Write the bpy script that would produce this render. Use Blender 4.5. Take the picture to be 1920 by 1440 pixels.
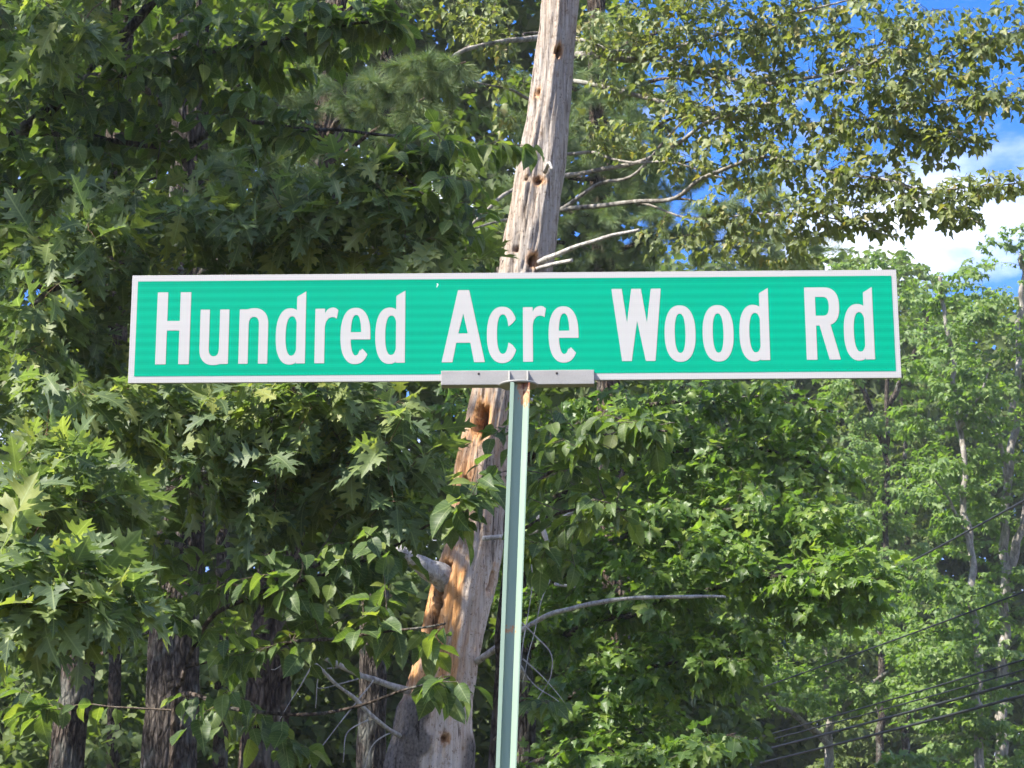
import bpy, math
import numpy as np
from mathutils import Matrix, Vector
from mathutils.geometry import delaunay_2d_cdt

for o in list(bpy.data.objects):
    bpy.data.objects.remove(o)
S = bpy.context.scene
COL = S.collection
rng = np.random.default_rng(11)

# ------------------------------------------------------------------ camera
F = 3850.0                      # focal length in pixels of a 1920 wide picture
PITCH = math.radians(13.891)
EYE = np.array([0.0, 0.0, 1.6])
cd = bpy.data.cameras.new('camera')
cd.sensor_width = 36.0
cd.lens = 36.0 * F / 1920.0
cd.clip_end = 3000
cam = bpy.data.objects.new('camera', cd)
cam.location = EYE
cam.rotation_euler = (math.pi / 2 + PITCH, 0, 0)
cd.dof.use_dof = True
cd.dof.focus_distance = 4.35
cd.dof.aperture_fstop = 38.0
COL.objects.link(cam)
S.camera = cam

# ------------------------------------------------------------------ sky and sun
SUN_TO = Vector((-0.62, -0.36, 0.80)).normalized()
sun_el = math.asin(SUN_TO.z)
sun_az = math.atan2(SUN_TO.x, SUN_TO.y)
W = bpy.data.worlds.new('World')
S.world = W
W.use_nodes = True
wt = W.node_tree
wt.nodes.clear()


def nd(t, typ, **kw):
    n = t.nodes.new(typ)
    for k, v in kw.items():
        if k in n.inputs and not hasattr(n, k):
            n.inputs[k].default_value = v
        else:
            setattr(n, k, v)
    return n


def lk(t, a, b):
    t.links.new(a, b)


sky = nd(wt, 'ShaderNodeTexSky', sky_type='NISHITA', sun_disc=False, sun_elevation=sun_el,
         sun_rotation=sun_az, altitude=200.0, air_density=1.0, dust_density=0.25, ozone_density=2.5)
hsv = nd(wt, 'ShaderNodeHueSaturation')
hsv.inputs['Saturation'].default_value = 1.42
hsv.inputs['Value'].default_value = 0.50
lk(wt, sky.outputs[0], hsv.inputs['Color'])
tc = nd(wt, 'ShaderNodeTexCoord')
mp = nd(wt, 'ShaderNodeMapping')
mp.inputs['Location'].default_value = (5.775, 10.25, 1.888)
mp.inputs['Scale'].default_value = (1.0, 1.0, 2.2)
lk(wt, tc.outputs['Generated'], mp.inputs['Vector'])
nz = nd(wt, 'ShaderNodeTexNoise')
nz.inputs['Scale'].default_value = 5.0
nz.inputs['Detail'].default_value = 9.0
nz.inputs['Roughness'].default_value = 0.55
lk(wt, mp.outputs[0], nz.inputs['Vector'])
cr = nd(wt, 'ShaderNodeValToRGB')
cr.color_ramp.elements[0].position = 0.483
cr.color_ramp.elements[0].color = (0, 0, 0, 1)
cr.color_ramp.elements[1].position = 0.66
cr.color_ramp.elements[1].color = (1, 1, 1, 1)
lk(wt, nz.outputs['Fac'], cr.inputs['Fac'])
mx = nd(wt, 'ShaderNodeMixRGB')
mx.inputs['Color2'].default_value = (3.0, 3.15, 3.45, 1)
lk(wt, cr.outputs['Color'], mx.inputs['Fac'])
tint = nd(wt, 'ShaderNodeMixRGB', blend_type='MULTIPLY')
tint.inputs['Fac'].default_value = 1.0
tint.inputs['Color2'].default_value = (0.94, 0.70, 0.96, 1)
lk(wt, hsv.outputs['Color'], tint.inputs['Color1'])
lk(wt, tint.outputs['Color'], mx.inputs['Color1'])
bg = nd(wt, 'ShaderNodeBackground')
bg.inputs['Strength'].default_value = 0.13
lk(wt, mx.outputs['Color'], bg.inputs['Color'])
wo = nd(wt, 'ShaderNodeOutputWorld')
lk(wt, bg.outputs[0], wo.inputs['Surface'])

sl = bpy.data.lights.new('sun', 'SUN')
sl.energy = 2.75
sl.angle = math.radians(1.0)
sl.color = (1.0, 0.95, 0.86)
sun = bpy.data.objects.new('sun', sl)
sun.rotation_euler = SUN_TO.to_track_quat('Z', 'Y').to_euler()
sun.location = (-20, -6, 30)
COL.objects.link(sun)

S.view_settings.view_transform = 'Standard'
S.view_settings.look = 'None'
S.view_settings.gamma = 1.0
S.view_settings.exposure = 2.38
S.view_settings.use_curve_mapping = False
S.cycles.max_bounces = 5
S.cycles.diffuse_bounces = 4
S.cycles.glossy_bounces = 2
S.cycles.transmission_bounces = 3
S.cycles.use_denoising = True
S.cycles.use_light_tree = False
S.cycles.caustics_reflective = False
S.cycles.caustics_refractive = False
S.cycles.use_adaptive_sampling = True
S.cycles.adaptive_threshold = 0.02


# ------------------------------------------------------------------ helpers
CP, SP = math.cos(PITCH), math.sin(PITCH)


def at(x, y, D):
    """world point that stands D metres ahead of the camera on the line of sight of a photo pixel"""
    d = np.array([x - 960.0, F * CP + (y - 720.0) * SP, F * SP - (y - 720.0) * CP])
    return EYE + d * (D / d[1])


def to_px(P):
    P = np.atleast_2d(P) - EYE
    d = P[:, 1] * CP + P[:, 2] * SP
    u = -P[:, 1] * SP + P[:, 2] * CP
    d = np.maximum(d, 1e-3)
    return 960 + F * P[:, 0] / d, 720 - F * u / d, d


def nrm(v):
    v = np.asarray(v, float)
    return v / max(np.linalg.norm(v), 1e-9)


def _hash(i, j, k, seed):
    h = (i * 374761393 + j * 668265263 + k * 2147483647 + seed * 1274126177) & 0xFFFFFFFF
    h = ((h ^ (h >> 13)) * 1274126177) & 0xFFFFFFFF
    h = (h ^ (h >> 16)) & 0xFFFF
    return h / 65535.0


def vnoise(x, y, z, seed=0):
    x, y, z = np.broadcast_arrays(np.asarray(x, float), np.asarray(y, float), np.asarray(z, float))
    i, j, k = np.floor(x).astype(np.int64), np.floor(y).astype(np.int64), np.floor(z).astype(np.int64)
    u, v, w = x - i, y - j, z - k
    u, v, w = u * u * (3 - 2 * u), v * v * (3 - 2 * v), w * w * (3 - 2 * w)
    r = 0
    for a in (0, 1):
        for b in (0, 1):
            for c in (0, 1):
                r = r + _hash(i + a, j + b, k + c, seed) * (u if a else 1 - u) * (v if b else 1 - v) * (w if c else 1 - w)
    return r


def sstep(a, b, x):
    t = np.clip((x - a) / (b - a), 0, 1)
    return t * t * (3 - 2 * t)


def mesh(name, V, T, mat=None, attrs=None, smooth=True, quads=None):
    V = np.asarray(V, np.float32)
    T = np.asarray(T, np.int32).reshape(-1, 3)
    me = bpy.data.meshes.new(name)
    me.vertices.add(len(V))
    me.vertices.foreach_set('co', V.ravel())
    me.loops.add(T.size)
    me.loops.foreach_set('vertex_index', T.ravel())
    me.polygons.add(len(T))
    me.polygons.foreach_set('loop_start', np.arange(0, T.size, 3, dtype=np.int32))
    me.polygons.foreach_set('loop_total', np.full(len(T), 3, np.int32))
    me.polygons.foreach_set('use_smooth', np.full(len(T), smooth, bool))
    for k, a in (attrs or {}).items():
        a = np.asarray(a, np.float32)
        if a.ndim == 1:
            at_ = me.attributes.new(k, 'FLOAT', 'POINT')
            at_.data.foreach_set('value', a)
        else:
            at_ = me.attributes.new(k, 'FLOAT_VECTOR', 'POINT')
            at_.data.foreach_set('vector', a.ravel())
    if mat:
        me.materials.append(mat)
    me.update(calc_edges=True)
    me.validate()
    return me


def link(name, data, parent=None, loc=None):
    o = bpy.data.objects.new(name, data)
    COL.objects.link(o)
    if parent is not None:
        o.parent = parent
    if loc is not None:
        o.location = loc
    return o


def thing(name, label, cat, loc=(0, 0, 0), group=None):
    o = link(name, None, None, tuple(float(c) for c in loc))
    o.empty_display_size = 0.2
    o['label'] = label
    o['category'] = cat
    if group:
        o['group'] = group
    return o


def join(parts):
    Vs, Ts, n = [], [], 0
    for V, T in parts:
        Vs.append(V)
        Ts.append(np.asarray(T) + n)
        n += len(V)
    return np.concatenate(Vs), np.concatenate(Ts)


def box(x0, x1, y0, y1, z0, z1):
    V = np.array([(x, y, z) for x in (x0, x1) for y in (y0, y1) for z in (z0, z1)], float)
    q = [(0, 1, 3, 2), (4, 6, 7, 5), (0, 4, 5, 1), (2, 3, 7, 6), (0, 2, 6, 4), (1, 5, 7, 3)]
    T = []
    for a, b, c, d in q:
        T += [(a, b, c), (a, c, d)]
    return V, np.array(T)


def bev_box(x0, x1, y0, y1, z0, z1, b):
    """box with chamfered edges"""
    import bmesh
    bm = bmesh.new()
    bmesh.ops.create_cube(bm, size=1.0)
    for v in bm.verts:
        v.co = Vector(((x0 + x1) / 2 + v.co.x * (x1 - x0), (y0 + y1) / 2 + v.co.y * (y1 - y0), (z0 + z1) / 2 + v.co.z * (z1 - z0)))
    bmesh.ops.bevel(bm, geom=bm.edges[:], offset=b, segments=2, affect='EDGES', profile=0.5)
    bmesh.ops.triangulate(bm, faces=bm.faces[:])
    bm.verts.ensure_lookup_table()
    V = np.array([v.co[:] for v in bm.verts])
    T = np.array([[v.index for v in f.verts] for f in bm.faces])
    bm.free()
    return V, T


def smooth_path(P, n):
    """Catmull-Rom through P, n samples"""
    P = np.asarray(P, float)
    if len(P) == 2:
        t = np.linspace(0, 1, n)[:, None]
        return P[0] * (1 - t) + P[1] * t
    Q = np.vstack([2 * P[0] - P[1], P, 2 * P[-1] - P[-2]])
    L = np.r_[0, np.cumsum(np.linalg.norm(np.diff(P, axis=0), axis=1))]
    s = np.linspace(0, L[-1], n)
    i = np.clip(np.searchsorted(L, s, side='right') - 1, 0, len(P) - 2)
    t = ((s - L[i]) / (L[i + 1] - L[i]))[:, None]
    p0, p1, p2, p3 = Q[i], Q[i + 1], Q[i + 2], Q[i + 3]
    return 0.5 * (2 * p1 + (p2 - p0) * t + (2 * p0 - 5 * p1 + 4 * p2 - p3) * t ** 2 + (3 * p1 - p0 - 3 * p2 + p3) * t ** 3)


def frames(P):
    tan = np.gradient(P, axis=0)
    tan /= np.maximum(np.linalg.norm(tan, axis=1, keepdims=True), 1e-9)
    a = np.array([0, 1.0, 0]) if abs(tan[0][1]) < 0.9 else np.array([1.0, 0, 0])
    N = np.zeros_like(P)
    n = nrm(a - tan[0] * (a @ tan[0]))
    for i in range(len(P)):
        n = nrm(n - tan[i] * (n @ tan[i]))
        N[i] = n
    return tan, N, np.cross(tan, N)


def tube(P, R, k=6, cap=True, disp=None):
    """tube along P; R radius per point; disp(theta, s) optional radial factor"""
    P = np.asarray(P, float)
    R = np.broadcast_to(np.asarray(R, float), (len(P),))
    tan, N, B = frames(P)
    th = np.arange(k) * 2 * math.pi / k
    rad = R[:, None] * np.ones(k)[None]
    if disp is not None:
        rad = rad + disp
    V = P[:, None] + rad[..., None] * (np.cos(th)[None, :, None] * N[:, None] + np.sin(th)[None, :, None] * B[:, None])
    V = V.reshape(-1, 3)
    m = len(P)
    i = np.arange(m - 1)[:, None] * k
    j = np.arange(k)[None]
    j2 = (j + 1) % k
    a, b, c, d = i + j, i + j2, i + k + j2, i + k + j
    T = np.concatenate([np.stack([a, b, c], -1).reshape(-1, 3), np.stack([a, c, d], -1).reshape(-1, 3)])
    if cap:
        V = np.vstack([V, P[0], P[-1]])
        n0, n1 = m * k, m * k + 1
        T = np.vstack([T, np.array([(n0, (q + 1) % k, q) for q in range(k)]),
                       np.array([(n1, (m - 1) * k + q, (m - 1) * k + (q + 1) % k) for q in range(k)])])
    return V, T


# ------------------------------------------------------------------ materials
def material(name):
    m = bpy.data.materials.new(name)
    m.use_nodes = True
    t = m.node_tree
    t.nodes.clear()
    out = nd(t, 'ShaderNodeOutputMaterial')
    return m, t, out


def ramp(t, stops, fac=None):
    r = nd(t, 'ShaderNodeValToRGB')
    e = r.color_ramp.elements
    while len(e) < len(stops):
        e.new(0.5)
    for q, (p, c) in zip(e, stops):
        q.position = p
        q.color = (*c, 1)
    if fac is not None:
        lk(t, fac, r.inputs['Fac'])
    return r.outputs['Color']


def math_(t, op, a, b=None, clamp=False):
    n = nd(t, 'ShaderNodeMath', operation=op, use_clamp=clamp)
    for q, v in ((0, a), (1, b)):
        if v is None:
            continue
        if isinstance(v, (int, float)):
            n.inputs[q].default_value = v
        else:
            lk(t, v, n.inputs[q])
    return n.outputs[0]


def mixc(t, fac, a, b, mode='MIX'):
    n = nd(t, 'ShaderNodeMixRGB', blend_type=mode)
    for q, v in (('Fac', fac), ('Color1', a), ('Color2', b)):
        if isinstance(v, (int, float)):
            n.inputs[q].default_value = v
        elif isinstance(v, tuple):
            n.inputs[q].default_value = (*v, 1)
        else:
            lk(t, v, n.inputs[q])
    return n.outputs[0]


def noise_tex(t, vec, scale, detail=5, rough=0.55, dist=0.0):
    n = nd(t, 'ShaderNodeTexNoise')
    n.inputs['Scale'].default_value = scale
    n.inputs['Detail'].default_value = detail
    n.inputs['Roughness'].default_value = rough
    n.inputs['Distortion'].default_value = dist
    if vec is not None:
        lk(t, vec, n.inputs['Vector'])
    return n.outputs['Fac']


def mapping(t, vec, scale=(1, 1, 1), loc=(0, 0, 0), rot=(0, 0, 0)):
    n = nd(t, 'ShaderNodeMapping')
    n.inputs['Scale'].default_value = scale
    n.inputs['Location'].default_value = loc
    n.inputs['Rotation'].default_value = rot
    lk(t, vec, n.inputs['Vector'])
    return n.outputs[0]


def attr(t, name, out='Fac'):
    n = nd(t, 'ShaderNodeAttribute', attribute_name=name)
    return n.outputs[out]


def principled(t, out, color, rough=0.6, spec=0.4, metal=0.0, bump=None, bstr=0.3, bdist=0.01):
    p = nd(t, 'ShaderNodeBsdfPrincipled')
    for k, v in (('Base Color', color), ('Roughness', rough), ('Specular IOR Level', spec), ('Metallic', metal)):
        if isinstance(v, (int, float)):
            p.inputs[k].default_value = v
        elif isinstance(v, tuple):
            p.inputs[k].default_value = (*v, 1)
        else:
            lk(t, v, p.inputs[k])
    if bump is not None:
        b = nd(t, 'ShaderNodeBump')
        b.inputs['Strength'].default_value = bstr
        b.inputs['Distance'].default_value = bdist
        lk(t, bump, b.inputs['Height'])
        lk(t, b.outputs[0], p.inputs['Normal'])
    if out is not None:
        lk(t, p.outputs[0], out.inputs['Surface'])
    return p


def leaf_mat(name, stops, trans, tfac=0.4, rough=0.42, spec=0.45, vein=(0.30, 0.36, 0.16), vfac=0.55, side=11.0, patch=0.6, near=True):
    m, t, out = material(name)
    oi = nd(t, 'ShaderNodeObjectInfo')
    r = math_(t, 'FRACT', math_(t, 'ADD', attr(t, 'rnd'), oi.outputs['Random']))
    col = ramp(t, stops, r)
    geo = nd(t, 'ShaderNodeNewGeometry')
    if near:
        blot = noise_tex(t, geo.outputs['Position'], 38.0, 2)
        col = mixc(t, patch, col, mixc(t, 1.0, col, ramp(t, [(0.3, (0.72, 0.74, 0.7)), (0.7, (1.22, 1.18, 1.15))], blot), 'MULTIPLY'))
    fr = None
    if near:
        lc = nd(t, 'ShaderNodeAttribute', attribute_name='lc')
        sx = nd(t, 'ShaderNodeSeparateXYZ')
        lk(t, lc.outputs['Vector'], sx.inputs[0])
        ax = math_(t, 'ABSOLUTE', sx.outputs['X'])
        mid = math_(t, 'SUBTRACT', 1.0, math_(t, 'DIVIDE', ax, 0.022), True)
        ph = math_(t, 'MULTIPLY', math_(t, 'SUBTRACT', sx.outputs['Y'], math_(t, 'MULTIPLY', ax, 0.75)), side)
        fr = math_(t, 'ABSOLUTE', math_(t, 'SUBTRACT', math_(t, 'FRACT', ph), 0.5))
        sv = math_(t, 'MULTIPLY', math_(t, 'SUBTRACT', 1.0, math_(t, 'DIVIDE', fr, 0.10), True), 0.45)
        v = math_(t, 'MULTIPLY', math_(t, 'MAXIMUM', mid, sv), vfac)
        col = mixc(t, v, col, vein)
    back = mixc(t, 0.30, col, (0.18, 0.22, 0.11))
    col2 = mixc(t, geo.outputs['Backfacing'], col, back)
    p = principled(t, None, col2, rough, spec, bump=fr, bstr=0.12, bdist=0.004)
    tr = nd(t, 'ShaderNodeBsdfTranslucent')
    lk(t, mixc(t, 1.0, col, trans, 'MULTIPLY'), tr.inputs['Color'])
    mxs = nd(t, 'ShaderNodeMixShader')
    mxs.inputs[0].default_value = tfac
    lk(t, p.outputs[0], mxs.inputs[1])
    lk(t, tr.outputs[0], mxs.inputs[2])
    lk(t, mxs.outputs[0], out.inputs['Surface'])
    return m


def bark_mat(name, c0, c1, c2, scale=1.0, lichen=0.25, moss=(0.32, 0.34, 0.29), fiss=0.0):
    m, t, out = material(name)
    g = nd(t, 'ShaderNodeNewGeometry').outputs['Position']
    v = mapping(t, g, (24 * scale, 24 * scale, 8 * scale))
    a = noise_tex(t, v, 1.0, 8, 0.62, 0.6)
    b = noise_tex(t, mapping(t, g, (5, 5, 3)), 1.0, 4)
    fine = noise_tex(t, mapping(t, g, (120, 120, 60)), 1.0, 4, 0.6)
    hgt = math_(t, 'ADD', a, math_(t, 'MULTIPLY', fine, 0.35))
    col = ramp(t, [(0.32, c0), (0.5, c1), (0.72, c2)], a)
    wv = nd(t, 'ShaderNodeVectorMath', operation='ADD')
    lk(t, mapping(t, g, (30 * scale, 30 * scale, 9 * scale)), wv.inputs[0])
    nw = nd(t, 'ShaderNodeTexNoise')
    nw.inputs['Scale'].default_value = 9.0
    nw.inputs['Detail'].default_value = 3.0
    lk(t, g, nw.inputs['Vector'])
    lk(t, nw.outputs['Color'], wv.inputs[1])
    vo = nd(t, 'ShaderNodeTexVoronoi', feature='DISTANCE_TO_EDGE')
    vo.inputs['Scale'].default_value = 1.0
    lk(t, wv.outputs[0], vo.inputs['Vector'])
    plate = ramp(t, [(0.02, (0.25, 0.23, 0.22)), (0.22, (1.1, 1.1, 1.1))], vo.outputs['Distance'])
    col = mixc(t, fiss, col, plate, 'MULTIPLY')
    hgt = math_(t, 'ADD', hgt, math_(t, 'MULTIPLY', math_(t, 'MINIMUM', vo.outputs['Distance'], 0.3), 2.5 * fiss))
    col = mixc(t, 0.45, col, ramp(t, [(0.3, (0.45, 0.45, 0.45)), (0.7, (1.3, 1.3, 1.3))], fine), 'MULTIPLY')
    lf = math_(t, 'MULTIPLY', ramp(t, [(0.56, (0, 0, 0)), (0.66, (1, 1, 1))], b), lichen)
    col = mixc(t, lf, col, moss)
    principled(t, out, col, 0.88, 0.2, bump=hgt, bstr=0.9, bdist=0.03)
    return m


M = {}
M['oak'] = leaf_mat('oak_leaf', [(0.0, (0.069, 0.106, 0.050)), (0.45, (0.101, 0.146, 0.056)), (0.8, (0.145, 0.184, 0.056)), (1.0, (0.227, 0.245, 0.062))],
                    (2.0, 2.15, 0.9), 0.38, 0.52, 0.34)
M['ovate'] = leaf_mat('oval_leaf', [(0.0, (0.047, 0.081, 0.030)), (0.5, (0.069, 0.115, 0.032)), (0.85, (0.109, 0.157, 0.036)), (1.0, (0.171, 0.202, 0.040))],
                      (2.0, 2.1, 0.8), 0.42, 0.50, 0.32, side=7.0)
M['redmaple'] = leaf_mat('red_maple_leaf', [(0.0, (0.091, 0.123, 0.048)), (0.5, (0.129, 0.160, 0.054)), (0.85, (0.176, 0.201, 0.064)), (1.0, (0.225, 0.185, 0.067))],
                         (2.0, 2.0, 0.8), 0.38, 0.50, 0.45)
M['sugar'] = leaf_mat('sugar_maple_leaf', [(0.0, (0.067, 0.123, 0.031)), (0.5, (0.101, 0.172, 0.035)), (0.85, (0.141, 0.213, 0.037)), (1.0, (0.200, 0.260, 0.046))],
                      (1.95, 2.15, 0.8), 0.42, 0.42, 0.4)
M['lime'] = leaf_mat('light_green_leaf', [(0.0, (0.092, 0.154, 0.048)), (0.5, (0.124, 0.190, 0.054)), (1.0, (0.172, 0.236, 0.063))],
                     (2.0, 2.3, 0.7), 0.40, 0.5, 0.35, vfac=0.2, near=False)
M['far'] = leaf_mat('far_leaf', [(0.0, (0.064, 0.094, 0.032)), (0.5, (0.087, 0.123, 0.037)), (1.0, (0.128, 0.158, 0.048))],
                    (2.0, 2.2, 0.7), 0.38, 0.6, 0.3, vfac=0.0, near=False)
M['mass'] = M['far']
M['needle'] = leaf_mat('pine_needle', [(0.0, (0.098, 0.163, 0.078)), (0.6, (0.150, 0.215, 0.088)), (1.0, (0.221, 0.247, 0.078))],
                       (1.6, 1.7, 0.8), 0.25, 0.5, 0.35, vfac=0.0, near=False)
M['bark_brown'] = bark_mat('brown_bark', (0.030, 0.022, 0.016), (0.085, 0.064, 0.048), (0.16, 0.125, 0.098), fiss=0.9)
M['bark_grey'] = bark_mat('grey_bark', (0.026, 0.020, 0.015), (0.090, 0.072, 0.055), (0.20, 0.17, 0.14), 1.0, 0.4, fiss=0.85)
M['bark_pine'] = bark_mat('pine_bark', (0.030, 0.020, 0.014), (0.11, 0.078, 0.055), (0.24, 0.185, 0.14), 0.7, 0.2, fiss=0.9)
M['bark_pale'] = bark_mat('pale_maple_bark', (0.10, 0.09, 0.075), (0.27, 0.245, 0.21), (0.45, 0.42, 0.37), 0.7, 0.3)
M['twig'] = bark_mat('twig_bark', (0.07, 0.05, 0.035), (0.15, 0.115, 0.085), (0.27, 0.23, 0.19), 2.0, 0.2)
M['twig_red'] = bark_mat('young_twig', (0.09, 0.05, 0.03), (0.18, 0.11, 0.065), (0.26, 0.19, 0.12), 2.0, 0.1)
M['deadwood'] = bark_mat('bleached_dead_wood', (0.22, 0.20, 0.175), (0.46, 0.43, 0.39), (0.66, 0.63, 0.58), 1.6, 0.15)


def snag_mat():
    m, t, out = material('weathered_snag_wood')
    g = nd(t, 'ShaderNodeNewGeometry').outputs['Position']
    grain = noise_tex(t, mapping(t, g, (90, 90, 3.5)), 1.0, 8, 0.65, 0.3)
    crack = noise_tex(t, mapping(t, g, (42, 42, 2.2), (3, 1, 7)), 1.0, 4, 0.6, 0.5)
    big = noise_tex(t, mapping(t, g, (4, 4, 2.0), (1.7, 0, 0.4)), 1.0, 5)
    speck = noise_tex(t, mapping(t, g, (70, 70, 45)), 1.0, 3, 0.6)
    grey = ramp(t, [(0.25, (0.11, 0.085, 0.066)), (0.42, (0.27, 0.225, 0.182)), (0.6, (0.39, 0.345, 0.298)), (0.8, (0.54, 0.495, 0.44))], grain)
    tan = ramp(t, [(0.25, (0.15, 0.095, 0.060)), (0.5, (0.43, 0.315, 0.22)), (0.8, (0.62, 0.50, 0.38))], grain)
    col = mixc(t, ramp(t, [(0.50, (0, 0, 0)), (0.72, (0.7, 0.7, 0.7))], big), grey, tan)
    pale = ramp(t, [(0.22, (0.26, 0.20, 0.15)), (0.42, (0.56, 0.48, 0.40)), (0.7, (0.74, 0.69, 0.62))], grain)
    col = mixc(t, attr(t, 'pale'), col, pale)
    flake = noise_tex(t, mapping(t, g, (34, 34, 26), (5, 2, 1)), 1.0, 6, 0.7)
    col = mixc(t, 0.8, col, ramp(t, [(0.34, (0.45, 0.36, 0.28)), (0.46, (1, 1, 1))], flake), 'MULTIPLY')
    rotw = attr(t, 'rot')
    rotn = math_(t, 'MULTIPLY', rotw, math_(t, 'ADD', 0.45, math_(t, 'MULTIPLY', crack, 1.0)), True)
    rotc = ramp(t, [(0.25, (0.20, 0.085, 0.03)), (0.5, (0.53, 0.26, 0.095)), (0.78, (0.70, 0.47, 0.24))], grain)
    col = mixc(t, rotn, col, rotc)
    hol = attr(t, 'hollow')
    col = mixc(t, math_(t, 'MULTIPLY', hol, 0.9), col, (0.10, 0.045, 0.018))
    bk = attr(t, 'bark')
    col = mixc(t, bk, col, ramp(t, [(0.3, (0.06, 0.05, 0.042)), (0.7, (0.20, 0.175, 0.15))], speck))
    ck = ramp(t, [(0.33, (0.13, 0.10, 0.08)), (0.40, (1, 1, 1))], crack)
    col = mixc(t, 0.9, col, ck, 'MULTIPLY')
    sk = ramp(t, [(0.30, (0.12, 0.10, 0.08)), (0.37, (1, 1, 1))], speck)
    col = mixc(t, 0.8, col, sk, 'MULTIPLY')
    h = math_(t, 'ADD', math_(t, 'ADD', math_(t, 'MULTIPLY', grain, 0.8), crack), flake)
    principled(t, out, col, 0.85, 0.2, bump=h, bstr=0.7, bdist=0.015)
    return m


M['snag'] = snag_mat()


def ground_mat():
    m, t, out = material('forest_floor')
    g = nd(t, 'ShaderNodeNewGeometry').outputs['Position']
    a = noise_tex(t, g, 0.35, 6)
    b = noise_tex(t, g, 14.0, 6, 0.7)
    litter = ramp(t, [(0.3, (0.04, 0.026, 0.016)), (0.7, (0.15, 0.10, 0.06))], b)
    grass = ramp(t, [(0.3, (0.025, 0.045, 0.012)), (0.7, (0.08, 0.115, 0.035))], b)
    col = mixc(t, ramp(t, [(0.42, (0, 0, 0)), (0.56, (1, 1, 1))], a), litter, grass)
    principled(t, out, col, 0.95, 0.1, bump=b, bstr=0.8, bdist=0.05)
    return m


M['ground'] = ground_mat()


def sheeting(name, base, dark, white=False):
    """retroreflective sheeting: fine diamond cells and soft horizontal bands of the roll"""
    m, t, out = material(name)
    tcn = nd(t, 'ShaderNodeTexCoord').outputs['Object']
    sx = nd(t, 'ShaderNodeSeparateXYZ')
    lk(t, tcn, sx.inputs[0])
    k = 2 * math.pi / 0.0095
    u = math_(t, 'MULTIPLY', math_(t, 'ADD', sx.outputs['X'], sx.outputs['Z']), k)
    w = math_(t, 'MULTIPLY', math_(t, 'SUBTRACT', sx.outputs['X'], sx.outputs['Z']), k)
    cell = math_(t, 'MULTIPLY', math_(t, 'SINE', u), math_(t, 'SINE', w))
    cell = ramp(t, [(0.0, (0.80, 0.80, 0.80)), (0.45, (1, 1, 1))], math_(t, 'ADD', math_(t, 'MULTIPLY', cell, 0.5), 0.5))
    band = math_(t, 'ADD', math_(t, 'MULTIPLY', math_(t, 'SINE', math_(t, 'MULTIPLY', sx.outputs['Z'], 2 * math.pi / 0.0195)), 0.5), 0.5)
    n = noise_tex(t, mapping(t, tcn, (1.3, 1, 22)), 1.0, 3)
    band = math_(t, 'MULTIPLY', band, n)
    col = mixc(t, math_(t, 'MULTIPLY', band, 1.25 if not white else 0.5, True), base, dark)
    col = mixc(t, 1.0, col, cell, 'MULTIPLY')
    grime = noise_tex(t, mapping(t, tcn, (3, 1, 9)), 1.0, 6, 0.6)
    col = mixc(t, 0.5, col, ramp(t, [(0.3, (0.93, 0.92, 0.90)), (0.6, (1, 1, 1))], grime), 'MULTIPLY')
    band2 = math_(t, 'GREATER_THAN', sx.outputs['Z'], 0.0925)
    if not white:
        col = mixc(t, math_(t, 'MULTIPLY', band2, 0.55), col, tuple(q * 0.72 for q in base))
    principled(t, out, col, 0.5, 0.18 if white else 0.06)
    return m


M['green'] = sheeting('green_reflective_sheeting', (0.000, 0.325, 0.188), (0.0, 0.245, 0.14))
M['white'] = sheeting('white_reflective_sheeting', (0.425, 0.415, 0.395), (0.36, 0.352, 0.338), True)


def alu(name, c, rough=0.55, metal=0.35):
    m, t, out = material(name)
    g = nd(t, 'ShaderNodeTexCoord').outputs['Object']
    a = noise_tex(t, g, 900.0, 3, 0.7)
    b = noise_tex(t, mapping(t, g, (14, 14, 30)), 1.0, 5)
    col = mixc(t, 1.0, ramp(t, [(0.3, tuple(q * 0.75 for q in c)), (0.7, tuple(min(1, q * 1.12) for q in c))], a),
               ramp(t, [(0.3, (0.85, 0.84, 0.84)), (0.65, (1, 1, 1))], b), 'MULTIPLY')
    principled(t, out, col, rough, 0.4, metal, bump=a, bstr=0.12, bdist=0.001)
    return m


M['alu'] = alu('cast_aluminium', (0.35, 0.336, 0.305))
M['edge'] = alu('panel_aluminium_edge', (0.45, 0.43, 0.42), 0.5, 0.5)


def post_mat():
    m, t, out = material('pale_green_painted_steel')
    g = nd(t, 'ShaderNodeTexCoord').outputs['Object']
    a = noise_tex(t, mapping(t, g, (30, 30, 5)), 1.0, 6, 0.6)
    f = noise_tex(t, mapping(t, g, (260, 260, 120)), 1.0, 5, 0.65)
    col = ramp(t, [(0.3, (0.220, 0.305, 0.228)), (0.7, (0.262, 0.35, 0.265))], a)
    r = math_(t, 'ADD', attr(t, 'rust'), math_(t, 'MULTIPLY', math_(t, 'SUBTRACT', f, 0.46), 1.3))
    col = mixc(t, ramp(t, [(0.40, (0, 0, 0)), (0.48, (1, 1, 1))], r), col, ramp(t, [(0.35, (0.55, 0.40, 0.24)), (0.6, (0.42, 0.20, 0.08))], f))
    col = mixc(t, ramp(t, [(0.80, (0, 0, 0)), (0.90, (1, 1, 1))], r), col, ramp(t, [(0.35, (0.10, 0.035, 0.02)), (0.6, (0.26, 0.09, 0.04))], f))
    principled(t, out, col, 0.45, 0.4, bump=f, bstr=0.06, bdist=0.001)
    return m


M['post'] = post_mat()


def plain(name, c, rough=0.5, spec=0.4):
    m, t, out = material(name)
    g = nd(t, 'ShaderNodeNewGeometry').outputs['Position']
    n = noise_tex(t, g, 60.0, 4)
    principled(t, out, ramp(t, [(0.3, tuple(q * 0.8 for q in c)), (0.7, tuple(min(1, q * 1.15) for q in c))], n), rough, spec)
    return m


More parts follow.
